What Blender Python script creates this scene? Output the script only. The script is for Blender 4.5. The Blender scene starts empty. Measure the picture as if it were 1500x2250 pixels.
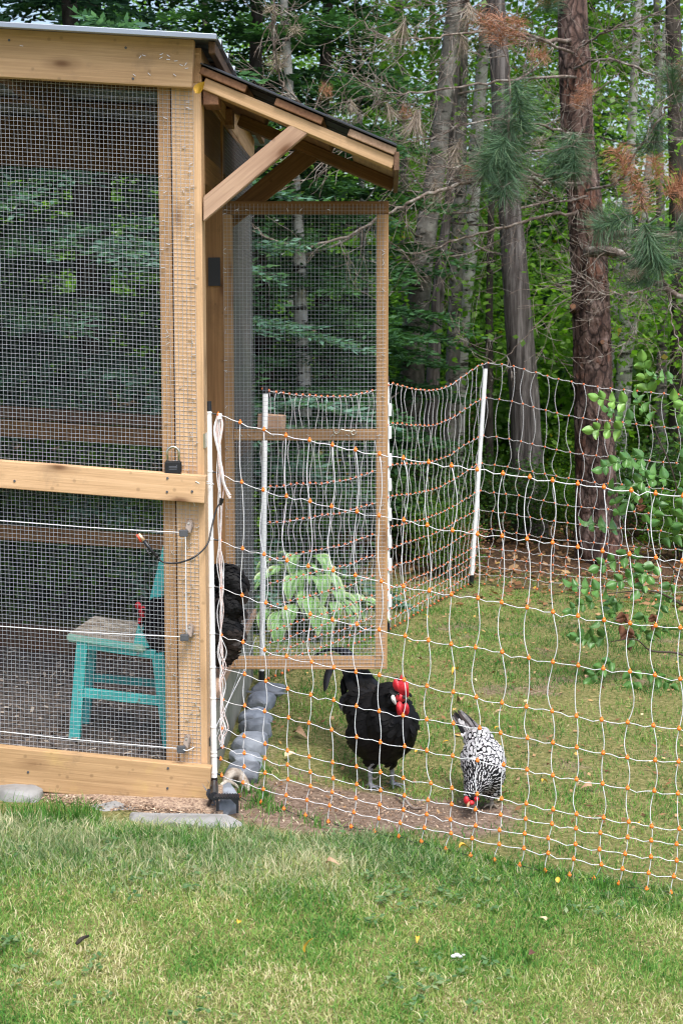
import bpy, bmesh, math, random
import numpy as np
from mathutils import Vector, Matrix, noise as mnoise

random.seed(7)
rng = np.random.default_rng(11)
R = math.radians
scene = bpy.context.scene
col = scene.collection

# ---------------------------------------------------------------- camera
FPX, CAMH = 3500.0, 1.5                      # focal length in pixels of a 1500 x 2250 frame
TILT = math.atan(429 / 3500)
cam_d = bpy.data.cameras.new('camera')
cam_d.sensor_fit = 'VERTICAL'
cam_d.sensor_height = 22.3
cam_d.sensor_width = 22.3 * 1500 / 2250
cam_d.lens = 22.3 * FPX / 2250
cam_d.clip_start = 0.1
cam_d.clip_end = 400
cam_d.dof.use_dof = True
cam_d.dof.focus_distance = 4.9
cam_d.dof.aperture_fstop = 6.3
cam = bpy.data.objects.new('camera', cam_d)
cam.location = (0, 0, CAMH)
cam.rotation_euler = (R(90) - TILT, 0, 0)
col.objects.link(cam)
scene.camera = cam

# ---------------------------------------------------------------- sky, sun, exposure
SUN_EL, SUN_AZ = 62.0, 160.0                 # azimuth the light comes from, clockwise from +Y
world = bpy.data.worlds.new('World')
scene.world = world
world.use_nodes = True
wn = world.node_tree.nodes
wl = world.node_tree.links
bg = wn['Background']
sky = wn.new('ShaderNodeTexSky')
sky.sky_type = 'NISHITA'
sky.sun_disc = False
sky.sun_elevation = R(SUN_EL)
sky.sun_rotation = R(SUN_AZ)
sky.dust_density = 4.0
sky.air_density = 1.0
hs = wn.new('ShaderNodeHueSaturation')       # thin overcast: a whiter sky all round
hs.inputs['Saturation'].default_value = 0.95
wl.new(sky.outputs['Color'], hs.inputs['Color'])
wl.new(hs.outputs['Color'], bg.inputs['Color'])
bg.inputs['Strength'].default_value = 0.135
sun_d = bpy.data.lights.new('sun', 'SUN')
sun_d.energy = 1.5
sun_d.angle = R(18)
sun_d.color = (1.0, 0.995, 0.985)
sun = bpy.data.objects.new('sun', sun_d)
sv = Vector((math.sin(R(SUN_AZ)) * math.cos(R(SUN_EL)), math.cos(R(SUN_AZ)) * math.cos(R(SUN_EL)), math.sin(R(SUN_EL))))
sun.rotation_euler = sv.to_track_quat('Z', 'Y').to_euler()
sun.location = sv * 30
col.objects.link(sun)
scene.view_settings.view_transform = 'Standard'
scene.view_settings.look = 'None'
scene.view_settings.gamma = 1.0
scene.view_settings.use_curve_mapping = False
scene.view_settings.exposure = 1.12
scene.cycles.filter_width = 1.15

# ---------------------------------------------------------------- pixel <-> place helpers
_c, _s = math.cos(TILT), math.sin(TILT)
def ray(px, py):
    x = (px - 750) / FPX
    y = -(py - 1125) / FPX
    return np.array([x, _c + y * _s, -_s + y * _c])
def at(px, py, Y):
    r = ray(px, py)
    k = Y / r[1]
    return Vector((r[0] * k, Y, CAMH + r[2] * k))

_grid = rng.random((64, 64))
def vnoise(x, y, f=1.0):
    x = np.asarray(x) * f + 17.3
    y = np.asarray(y) * f + 9.1
    xi, yi = np.floor(x).astype(int), np.floor(y).astype(int)
    fx, fy = x - xi, y - yi
    fx = fx * fx * (3 - 2 * fx)
    fy = fy * fy * (3 - 2 * fy)
    g = lambda a, b: _grid[a % 64, b % 64]
    return (g(xi, yi) * (1 - fx) + g(xi + 1, yi) * fx) * (1 - fy) + (g(xi, yi + 1) * (1 - fx) + g(xi + 1, yi + 1) * fx) * fy
def fbm(x, y, f=1.0):
    return 0.55 * vnoise(x, y, f) + 0.3 * vnoise(x, y, f * 2.3) + 0.15 * vnoise(x, y, f * 5.1)
def gz(x, y):
    """height of the ground: it falls gently to the right"""
    x = np.asarray(x, float)
    y = np.asarray(y, float)
    z = -0.165 * np.tanh((x + 0.4) / 3.0)
    z = z - 0.045 * np.exp(-((x - 0.22) / 0.38) ** 2 - ((y - 5.2) / 0.38) ** 2)
    z = z + 0.016 * (vnoise(x, y, 1.9) - 0.5) * np.clip((y - 5.2) / 1.0, 0, 1)
    z = z + 0.25 * np.clip((y - 12) / 14, 0, 1) ** 2
    return z
def gnd(px, py, dz=0.0):
    r = ray(px, py)
    k = (CAMH - dz) / -r[2]
    for _ in range(25):
        p = r * k
        k = (CAMH - dz - float(gz(p[0], p[1]))) / -r[2]
    p = r * k
    return Vector((p[0], p[1], CAMH + p[2]))

# ---------------------------------------------------------------- objects, parents, tags
W = {}
def tag(o, label=None, cat=None, group=None, kind=None):
    if label: o['label'] = label
    if cat: o['category'] = cat
    if group: o['group'] = group
    if kind: o['kind'] = kind
    return o
def link(o, parent=None, M=None):
    col.objects.link(o)
    M = M or Matrix.Identity(4)
    o.matrix_basis = M
    W[o.name] = M
    if parent is not None:
        o.parent = parent
        o.matrix_parent_inverse = W[parent.name].inverted()
    return o
def thing(name, loc, label, cat, group=None):
    o = bpy.data.objects.new(name, None)
    o.empty_display_size = 0.05
    link(o, None, Matrix.Translation(Vector(loc)))
    return tag(o, label, cat, group)
def mesh_from(name, verts, faces, mats, fm=None, smooth=False):
    me = bpy.data.meshes.new(name)
    me.from_pydata([tuple(v) for v in verts], [], [tuple(f) for f in faces])
    for m in (mats if isinstance(mats, (list, tuple)) else [mats]):
        me.materials.append(m)
    if fm is not None:
        me.polygons.foreach_set('material_index', np.asarray(fm, dtype=np.int32))
    if smooth:
        me.polygons.foreach_set('use_smooth', np.ones(len(me.polygons), dtype=bool))
    me.update()
    return me
def obj(name, verts, faces, mats, parent=None, origin=None, fm=None, smooth=False, M=None):
    """verts in world space; the object's origin sits at its parent's (or at origin)"""
    if M is None:
        if origin is None:
            origin = W[parent.name].to_translation() if parent is not None else Vector(verts[0])
        origin = Vector(origin)
        vs = np.asarray([tuple(v) for v in verts], float) - np.array(origin)
        M = Matrix.Translation(origin)
    else:
        vs = verts
    me = mesh_from(name, vs, faces, mats, fm, smooth)
    return link(bpy.data.objects.new(name, me), parent, M)
def np_mesh(name, verts, quads=None, tris=None, mats=(), tint=None, qmat=None):
    """fast mesh from numpy arrays; tint is one value per vertex"""
    me = bpy.data.meshes.new(name)
    verts = np.asarray(verts, np.float32)
    me.vertices.add(len(verts))
    me.vertices.foreach_set('co', verts.ravel())
    loops, starts, n = [], [], 0
    for arr, k in ((quads, 4), (tris, 3)):
        if arr is not None and len(arr):
            arr = np.asarray(arr, np.int32)
            loops.append(arr.ravel())
            starts.append(n + np.arange(len(arr), dtype=np.int32) * k)
            n += arr.size
    loops = np.concatenate(loops)
    starts = np.concatenate(starts)
    me.loops.add(len(loops))
    me.loops.foreach_set('vertex_index', loops)
    me.polygons.add(len(starts))
    me.polygons.foreach_set('loop_start', starts)
    for m in mats: me.materials.append(m)
    if qmat is not None:
        me.polygons.foreach_set('material_index', np.asarray(qmat, np.int32))
    if tint is not None:
        a = me.attributes.new('tint', 'FLOAT', 'POINT')
        a.data.foreach_set('value', np.asarray(tint, np.float32))
    me.update(calc_edges=True)
    me.validate()
    return me

class MB:
    """collects shapes into one mesh"""
    def __init__(self):
        self.v, self.f, self.m = [], [], []
    def add(self, verts, faces, mat=0):
        n = len(self.v)
        self.v += [tuple(p) for p in verts]
        self.f += [tuple(i + n for i in q) for q in faces]
        self.m += [mat] * len(faces)
        return self
    def tube(self, pts, rad, sides=6, mat=0, caps=True):
        v, f = tube(pts, rad, sides, caps)
        return self.add(v, f, mat)
    def box(self, lo, hi, mat=0, M=None):
        v, f = box(lo, hi)
        if M is not None: v = [M @ Vector(p) for p in v]
        return self.add(v, f, mat)
    def build(self, name, mats, parent=None, origin=None, smooth=False):
        return obj(name, self.v, self.f, mats, parent, origin, self.m, smooth)

def box(lo, hi):
    x0, y0, z0 = lo
    x1, y1, z1 = hi
    v = [(x0, y0, z0), (x1, y0, z0), (x1, y1, z0), (x0, y1, z0), (x0, y0, z1), (x1, y0, z1), (x1, y1, z1), (x0, y1, z1)]
    return v, [(0, 3, 2, 1), (4, 5, 6, 7), (0, 1, 5, 4), (1, 2, 6, 5), (2, 3, 7, 6), (3, 0, 4, 7)]
def tube(pts, rad, sides=6, caps=True):
    pts = [Vector(p) for p in pts]
    n = len(pts)
    if not hasattr(rad, '__len__'): rad = [rad] * n
    v, f = [], []
    up = None
    for i, p in enumerate(pts):
        d = (pts[min(i + 1, n - 1)] - pts[max(i - 1, 0)])
        d = d.normalized() if d.length > 1e-9 else Vector((0, 0, 1))
        if up is None:
            up = Vector((0, 0, 1)) if abs(d.z) < 0.9 else Vector((1, 0, 0))
        a = d.cross(up)
        if a.length < 1e-6: a = d.orthogonal()
        a.normalize()
        up = a.cross(d).normalized()
        for k in range(sides):
            t = 2 * math.pi * k / sides
            v.append(p + (a * math.cos(t) + up * math.sin(t)) * rad[i])
    for i in range(n - 1):
        for k in range(sides):
            k2 = (k + 1) % sides
            f.append((i * sides + k, i * sides + k2, (i + 1) * sides + k2, (i + 1) * sides + k))
    if caps and sides > 2:
        f.append(tuple(range(sides))[::-1])
        f.append(tuple(range((n - 1) * sides, n * sides)))
    return v, f
def spline(pts, n=6):
    """Catmull-Rom through the points"""
    P = [Vector(p) for p in pts]
    P = [P[0] * 2 - P[1]] + P + [P[-1] * 2 - P[-2]]
    out = []
    for i in range(1, len(P) - 2):
        a, b, c, d = P[i - 1], P[i], P[i + 1], P[i + 2]
        for k in range(n):
            t = k / n
            out.append(0.5 * ((2 * b) + (c - a) * t + (2 * a - 5 * b + 4 * c - d) * t * t + (3 * b - a - 3 * c + d) * t ** 3))
    out.append(P[-2])
    return out
def board(name, parent, p0, p1, wdir, w, t, mat, bevel=0.0025, label=None, warp=0.0):
    """a timber from p0 to p1 (centre line), w wide along wdir, t thick"""
    p0, p1 = Vector(p0), Vector(p1)
    X = (p1 - p0)
    L = X.length
    X.normalize()
    Y = Vector(wdir)
    Y = (Y - X * Y.dot(X)).normalized()
    Z = X.cross(Y)
    bm = bmesh.new()
    v, f = box((-L / 2, -w / 2, -t / 2), (L / 2, w / 2, t / 2))
    vs = [bm.verts.new(p) for p in v]
    for q in f: bm.faces.new([vs[i] for i in q])
    if bevel:
        bmesh.ops.bevel(bm, geom=list(bm.edges), offset=bevel, segments=2, affect='EDGES', profile=0.5)
    me = bpy.data.meshes.new(name)
    bm.to_mesh(me)
    bm.free()
    me.materials.append(mat)
    c = (p0 + p1) / 2
    M = Matrix(((X.x, Y.x, Z.x, c.x), (X.y, Y.y, Z.y, c.y), (X.z, Y.z, Z.z, c.z), (0, 0, 0, 1)))
    o = link(bpy.data.objects.new(name, me), parent, M)
    if label: o['label'] = label
    return o
def ellipsoid(c, r, seg=12, rings=8, M3=None):
    v, f = [], []
    for i in range(rings + 1):
        th = math.pi * i / rings
        for k in range(seg):
            ph = 2 * math.pi * k / seg
            p = Vector((r[0] * math.sin(th) * math.cos(ph), r[1] * math.sin(th) * math.sin(ph), r[2] * math.cos(th)))
            if M3 is not None: p = M3 @ p
            v.append(Vector(c) + p)
    for i in range(rings):
        for k in range(seg):
            k2 = (k + 1) % seg
            f.append((i * seg + k, (i + 1) * seg + k, (i + 1) * seg + k2, i * seg + k2))
    return v, f

# ---------------------------------------------------------------- materials
def newmat(name):
    m = bpy.data.materials.new(name)
    m.use_nodes = True
    nt = m.node_tree
    return m, nt, nt.nodes, nt.links, nt.nodes['Principled BSDF']
def ramp(nodes, stops):
    r = nodes.new('ShaderNodeValToRGB')
    el = r.color_ramp.elements
    while len(el) < len(stops): el.new(0.5)
    for e, (p, c) in zip(el, stops):
        e.position = p
        e.color = (c[0], c[1], c[2], 1) if hasattr(c, '__len__') else (c, c, c, 1)
    return r
def noise_node(nodes, links, scale, detail=4, vec=None, rough=0.55, dist=0.0):
    n = nodes.new('ShaderNodeTexNoise')
    n.inputs['Scale'].default_value = scale
    n.inputs['Detail'].default_value = detail
    n.inputs['Roughness'].default_value = rough
    n.inputs['Distortion'].default_value = dist
    if vec is not None: links.new(vec, n.inputs['Vector'])
    return n
def mixc(nodes, links, fac, a, b, mode='MIX'):
    m = nodes.new('ShaderNodeMix')
    m.data_type = 'RGBA'
    m.blend_type = mode
    for s, val in ((0, fac), (6, a), (7, b)):
        if hasattr(val, 'links'): links.new(val, m.inputs[s])
        elif s == 0: m.inputs[0].default_value = val
        else: m.inputs[s].default_value = (val[0], val[1], val[2], 1)
    return m.outputs[2]
def simple(name, c, rough=0.6, metal=0.0, vary=0.12, scale=30, bump=0.0, spec=0.5, c2=None):
    m, nt, N, L, b = newmat(name)
    tc = N.new('ShaderNodeTexCoord')
    n = noise_node(N, L, scale, 4, tc.outputs['Object'])
    c2 = c2 or tuple(x * (1 - vary * 2) for x in c)
    r = ramp(N, [(0.32, c2), (0.62, c)])
    L.new(n.outputs['Fac'], r.inputs['Fac'])
    L.new(r.outputs['Color'], b.inputs['Base Color'])
    b.inputs['Roughness'].default_value = rough
    b.inputs['Metallic'].default_value = metal
    b.inputs['Specular IOR Level'].default_value = spec
    if bump:
        bp = N.new('ShaderNodeBump')
        bp.inputs['Strength'].default_value = bump
        bp.inputs['Distance'].default_value = 0.01
        L.new(n.outputs['Fac'], bp.inputs['Height'])
        L.new(bp.outputs['Normal'], b.inputs['Normal'])
    return m
def tint_by_object(m, lo=.7, hi=1.15):
    """piece to piece difference in brightness"""
    nt = m.node_tree
    b = nt.nodes['Principled BSDF']
    src = b.inputs['Base Color'].links[0].from_socket
    oi = nt.nodes.new('ShaderNodeObjectInfo')
    r = ramp(nt.nodes, [(0.0, (lo, lo, lo)), (1.0, (hi, hi, hi * 1.02))])
    nt.links.new(oi.outputs['Random'], r.inputs['Fac'])
    nt.links.new(mixc(nt.nodes, nt.links, 1.0, src, r.outputs['Color'], 'MULTIPLY'), b.inputs['Base Color'])
    return m
def add_wear(m, c, scale=18, lo=.60, hi=.66, amount=.9):
    """chipped patches of another colour"""
    nt = m.node_tree
    b = nt.nodes['Principled BSDF']
    src = b.inputs['Base Color'].links[0].from_socket
    tc = nt.nodes.new('ShaderNodeTexCoord')
    n = noise_node(nt.nodes, nt.links, scale, 7, tc.outputs['Object'], .72)
    r = ramp(nt.nodes, [(lo, 0.0), (hi, amount)])
    nt.links.new(n.outputs['Fac'], r.inputs['Fac'])
    nt.links.new(mixc(nt.nodes, nt.links, r.outputs['Color'], src, c), b.inputs['Base Color'])
    return m
def wood(name, light, dark, knot=(0.12, 0.05, 0.02), green=0.0, stain=None, grain=1.0, rough=0.72, weather=None):
    m, nt, N, L, b = newmat(name)
    tc = N.new('ShaderNodeTexCoord')
    oi = N.new('ShaderNodeObjectInfo')
    off = N.new('ShaderNodeVectorMath')
    off.operation = 'SCALE'
    off.inputs[0].default_value = (7.3, 3.1, 5.7)
    L.new(oi.outputs['Random'], off.inputs['Scale'])
    ad = N.new('ShaderNodeVectorMath')
    ad.operation = 'ADD'
    L.new(tc.outputs['Object'], ad.inputs[0])
    L.new(off.outputs[0], ad.inputs[1])
    mp = N.new('ShaderNodeMapping')
    mp.inputs['Scale'].default_value = (1.9, 70, 70)
    L.new(ad.outputs[0], mp.inputs['Vector'])
    g = noise_node(N, L, 1.6, 6, mp.outputs['Vector'], 0.62, 0.6)
    mp2 = N.new('ShaderNodeMapping')
    mp2.inputs['Scale'].default_value = (3.2, 9, 9)
    L.new(ad.outputs[0], mp2.inputs['Vector'])
    big = noise_node(N, L, 1.0, 4, mp2.outputs['Vector'], 0.55)
    r = ramp(N, [(0.30, tuple(x * .86 for x in dark)), (0.5, tuple((a + c) / 2 for a, c in zip(light, dark))), (0.64, tuple(x * 1.04 for x in light))])
    mx = N.new('ShaderNodeMath')
    mx.operation = 'MULTIPLY_ADD'
    L.new(g.outputs['Fac'], mx.inputs[0])
    mx.inputs[1].default_value = 0.62 * grain
    mb = N.new('ShaderNodeMath')
    mb.operation = 'MULTIPLY'
    L.new(big.outputs['Fac'], mb.inputs[0])
    mb.inputs[1].default_value = 1 - 0.62 * grain
    L.new(mb.outputs[0], mx.inputs[2])
    L.new(mx.outputs[0], r.inputs['Fac'])
    colr = r.outputs['Color']
    # board to board difference
    rr = ramp(N, [(0.0, (0.82, 0.8, 0.78)), (1.0, (1.08, 1.06, 1.05))])
    L.new(oi.outputs['Random'], rr.inputs['Fac'])
    colr = mixc(N, L, 1.0, colr, rr.outputs['Color'], 'MULTIPLY')
    # knots
    mk = N.new('ShaderNodeMapping')
    mk.inputs['Scale'].default_value = (4.2, 11, 11)
    L.new(ad.outputs[0], mk.inputs['Vector'])
    vo = N.new('ShaderNodeTexVoronoi')
    vo.inputs['Scale'].default_value = 1.0
    vo.inputs['Randomness'].default_value = 1.0
    L.new(mk.outputs['Vector'], vo.inputs['Vector'])
    kr = ramp(N, [(0.0, 1.0), (0.07, 0.8), (0.15, 0.3), (0.30, 0.0)])
    L.new(vo.outputs['Distance'], kr.inputs['Fac'])
    colr = mixc(N, L, kr.outputs['Color'], colr, knot)
    # small nail and dirt specks
    v2 = N.new('ShaderNodeTexVoronoi')
    v2.inputs['Scale'].default_value = 22
    L.new(ad.outputs[0], v2.inputs['Vector'])
    k2 = ramp(N, [(0.0, 0.55), (0.10, 0.35), (0.16, 0.0)])
    L.new(v2.outputs['Distance'], k2.inputs['Fac'])
    colr = mixc(N, L, k2.outputs['Color'], colr, tuple(x * 0.45 for x in dark))
    if stain is not None:
        st = noise_node(N, L, 5.0, 5, ad.outputs[0], 0.6)
        sr = ramp(N, [(0.5, 0.0), (0.68, 0.8)])
        L.new(st.outputs['Fac'], sr.inputs['Fac'])
        colr = mixc(N, L, sr.outputs['Color'], colr, stain)
    # handling marks, weather and mud
    wn_ = noise_node(N, L, 7.0, 6, ad.outputs[0], 0.68)
    wr = ramp(N, [(0.56, 0.0), (0.74, 0.5 if weather is None else weather)])
    L.new(wn_.outputs['Fac'], wr.inputs['Fac'])
    colr = mixc(N, L, wr.outputs['Color'], colr, (dark[0] * .55, dark[1] * .6, dark[2] * .75))
    L.new(colr, b.inputs['Base Color'])
    b.inputs['Roughness'].default_value = rough
    b.inputs['Specular IOR Level'].default_value = 0.3
    bp = N.new('ShaderNodeBump')
    bp.inputs['Strength'].default_value = 0.25
    bp.inputs['Distance'].default_value = 0.004
    L.new(g.outputs['Fac'], bp.inputs['Height'])
    L.new(bp.outputs['Normal'], b.inputs['Normal'])
    return m
def leafmat(name, stops, rough=0.5, trans=0.35, spec=0.35, tscale=1.3):
    """foliage: colour from the per-leaf tint attribute, with light passing through"""
    m, nt, N, L, b = newmat(name)
    at_ = N.new('ShaderNodeAttribute')
    at_.attribute_name = 'tint'
    r = ramp(N, stops)
    L.new(at_.outputs['Fac'], r.inputs['Fac'])
    L.new(r.outputs['Color'], b.inputs['Base Color'])
    b.inputs['Roughness'].default_value = rough
    b.inputs['Specular IOR Level'].default_value = spec
    tr = N.new('ShaderNodeBsdfTranslucent')
    tcol = mixc(N, L, 1.0, r.outputs['Color'], (tscale * 1.15, tscale * 1.25, tscale * 0.5), 'MULTIPLY')
    L.new(tcol, tr.inputs['Color'])
    mx = N.new('ShaderNodeMixShader')
    mx.inputs[0].default_value = trans
    L.new(b.outputs[0], mx.inputs[1])
    L.new(tr.outputs[0], mx.inputs[2])
    L.new(mx.outputs[0], N['Material Output'].inputs['Surface'])
    return m
def bark(name, c1, c2, c3, zs=0.35, scale=14, rough=0.9, bump=0.9, spots=None, cracks=None):
    m, nt, N, L, b = newmat(name)
    tc = N.new('ShaderNodeTexCoord')
    mp = N.new('ShaderNodeMapping')
    mp.inputs['Scale'].default_value = (1, 1, zs)
    L.new(tc.outputs['Object'], mp.inputs['Vector'])
    n = noise_node(N, L, scale, 6, mp.outputs['Vector'], 0.65, 0.4)
    r = ramp(N, [(0.32, c1), (0.5, c2), (0.68, c3)])
    L.new(n.outputs['Fac'], r.inputs['Fac'])
    c = r.outputs['Color']
    if spots:
        mp2 = N.new('ShaderNodeMapping')
        mp2.inputs['Scale'].default_value = spots[2]
        L.new(tc.outputs['Object'], mp2.inputs['Vector'])
        n2 = noise_node(N, L, spots[1], 4, mp2.outputs['Vector'], 0.7)
        r2 = ramp(N, [(spots[3], 0.0), (spots[3] + 0.06, 1.0)])
        L.new(n2.outputs['Fac'], r2.inputs['Fac'])
        c = mixc(N, L, r2.outputs['Color'], c, spots[0])
    if cracks:
        mp3 = N.new('ShaderNodeMapping')
        mp3.inputs['Scale'].default_value = cracks[1]
        wob = noise_node(N, L, 9, 3, tc.outputs['Object'])
        wv = N.new('ShaderNodeVectorMath')
        wv.operation = 'MULTIPLY_ADD'
        L.new(wob.outputs['Color'], wv.inputs[0])
        wv.inputs[1].default_value = (.06, .06, .12)
        L.new(tc.outputs['Object'], wv.inputs[2])
        L.new(wv.outputs[0], mp3.inputs['Vector'])
        vo = N.new('ShaderNodeTexVoronoi')
        vo.feature = 'DISTANCE_TO_EDGE'
        vo.inputs['Scale'].default_value = cracks[2]
        L.new(mp3.outputs['Vector'], vo.inputs['Vector'])
        r3 = ramp(N, [(0.0, 0.9), (0.05, 0.55), (0.14, 0.0)])
        L.new(vo.outputs['Distance'], r3.inputs['Fac'])
        c = mixc(N, L, r3.outputs['Color'], c, cracks[0])
    L.new(c, b.inputs['Base Color'])
    b.inputs['Roughness'].default_value = rough
    b.inputs['Specular IOR Level'].default_value = 0.2
    bp = N.new('ShaderNodeBump')
    bp.inputs['Strength'].default_value = bump
    bp.inputs['Distance'].default_value = 0.03
    L.new(n.outputs['Fac'], bp.inputs['Height'])
    L.new(bp.outputs['Normal'], b.inputs['Normal'])
    return m

M_ = {}
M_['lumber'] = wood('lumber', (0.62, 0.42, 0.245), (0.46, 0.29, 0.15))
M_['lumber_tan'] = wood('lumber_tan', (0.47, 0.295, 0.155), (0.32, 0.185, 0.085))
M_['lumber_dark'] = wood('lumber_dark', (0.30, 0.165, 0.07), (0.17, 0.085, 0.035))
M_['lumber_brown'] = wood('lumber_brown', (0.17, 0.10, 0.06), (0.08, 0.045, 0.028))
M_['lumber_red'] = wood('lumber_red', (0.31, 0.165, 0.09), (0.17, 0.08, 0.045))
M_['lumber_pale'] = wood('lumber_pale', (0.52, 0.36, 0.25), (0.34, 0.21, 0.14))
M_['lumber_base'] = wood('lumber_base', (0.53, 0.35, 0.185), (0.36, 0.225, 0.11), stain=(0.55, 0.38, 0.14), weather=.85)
M_['grey_wood'] = wood('grey_wood', (0.26, 0.25, 0.22), (0.11, 0.11, 0.095), knot=(0.05, 0.05, 0.045), stain=(0.12, 0.16, 0.10))
M_['ply'] = simple('ply', (0.30, 0.29, 0.235), 0.85, vary=0.2, scale=4, c2=(0.17, 0.175, 0.13))
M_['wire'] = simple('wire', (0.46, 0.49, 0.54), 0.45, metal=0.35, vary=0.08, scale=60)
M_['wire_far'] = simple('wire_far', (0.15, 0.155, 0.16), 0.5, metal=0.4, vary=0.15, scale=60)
M_['roof'] = simple('roof', (0.32, 0.36, 0.42), 0.35, metal=0.6, vary=0.05, scale=8)
M_['black_sheet'] = simple('black_sheet', (0.02, 0.021, 0.024), 0.5, vary=0.1)
M_['white_plastic'] = simple('white_plastic', (0.86, 0.88, 0.89), 0.35, vary=0.02)
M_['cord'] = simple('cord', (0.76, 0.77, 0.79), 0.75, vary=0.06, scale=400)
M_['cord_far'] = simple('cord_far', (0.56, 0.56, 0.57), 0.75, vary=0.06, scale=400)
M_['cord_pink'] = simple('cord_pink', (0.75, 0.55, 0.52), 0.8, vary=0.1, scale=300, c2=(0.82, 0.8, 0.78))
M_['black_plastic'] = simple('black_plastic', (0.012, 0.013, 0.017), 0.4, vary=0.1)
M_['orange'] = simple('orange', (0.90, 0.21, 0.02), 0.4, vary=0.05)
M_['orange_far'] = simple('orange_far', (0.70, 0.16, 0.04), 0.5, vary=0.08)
M_['teal'] = simple('teal', (0.06, 0.44, 0.42), 0.55, vary=0.12, scale=26, bump=.3, c2=(0.035, 0.30, 0.29))
add_wear(M_['teal'], (0.16, 0.14, 0.11), 24, .63, .67, .85)
M_['worn_seat'] = simple('worn_seat', (0.42, 0.37, 0.30), 0.85, vary=0.3, scale=22, c2=(0.16, 0.12, 0.085))
M_['worn_edge'] = simple('worn_edge', (0.30, 0.46, 0.36), 0.75, vary=0.3, scale=16, c2=(0.11, 0.42, 0.38))
M_['stone'] = simple('stone', (0.27, 0.30, 0.34), 0.85, vary=0.22, scale=13, bump=0.6, c2=(0.14, 0.16, 0.19))
tint_by_object(M_['stone'], .62, 1.2)
M_['slab'] = simple('slab', (0.30, 0.30, 0.29), 0.9, vary=0.2, scale=10, bump=0.5, c2=(0.19, 0.185, 0.175))
M_['litter'] = simple('litter', (0.15, 0.115, 0.09), 0.95, vary=0.4, scale=55, bump=1.0, c2=(0.03, 0.022, 0.018))
M_['chips'] = simple('chips', (0.42, 0.31, 0.22), 0.95, vary=0.3, scale=120, bump=1.0, c2=(0.16, 0.10, 0.07))
M_['bone'] = simple('bone', (0.52, 0.47, 0.40), 0.8, vary=0.3, scale=40, c2=(0.20, 0.15, 0.11))
M_['steel'] = simple('steel', (0.62, 0.60, 0.52), 0.28, metal=0.95, vary=0.1)
M_['staple'] = simple('staple', (0.72, 0.72, 0.74), 0.35, metal=0.7, vary=0.05)
M_['taupe'] = simple('taupe', (0.25, 0.20, 0.165), 0.55, vary=0.1)
M_['clamp'] = simple('clamp', (0.085, 0.088, 0.098), 0.45, vary=0.1)
M_['clip_red'] = simple('clip_red', (0.75, 0.10, 0.05), 0.4)
M_['copper'] = simple('copper', (0.85, 0.62, 0.42), 0.3, metal=0.6)
M_['ink'] = simple('ink', (0.16, 0.17, 0.20), 0.5)

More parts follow.
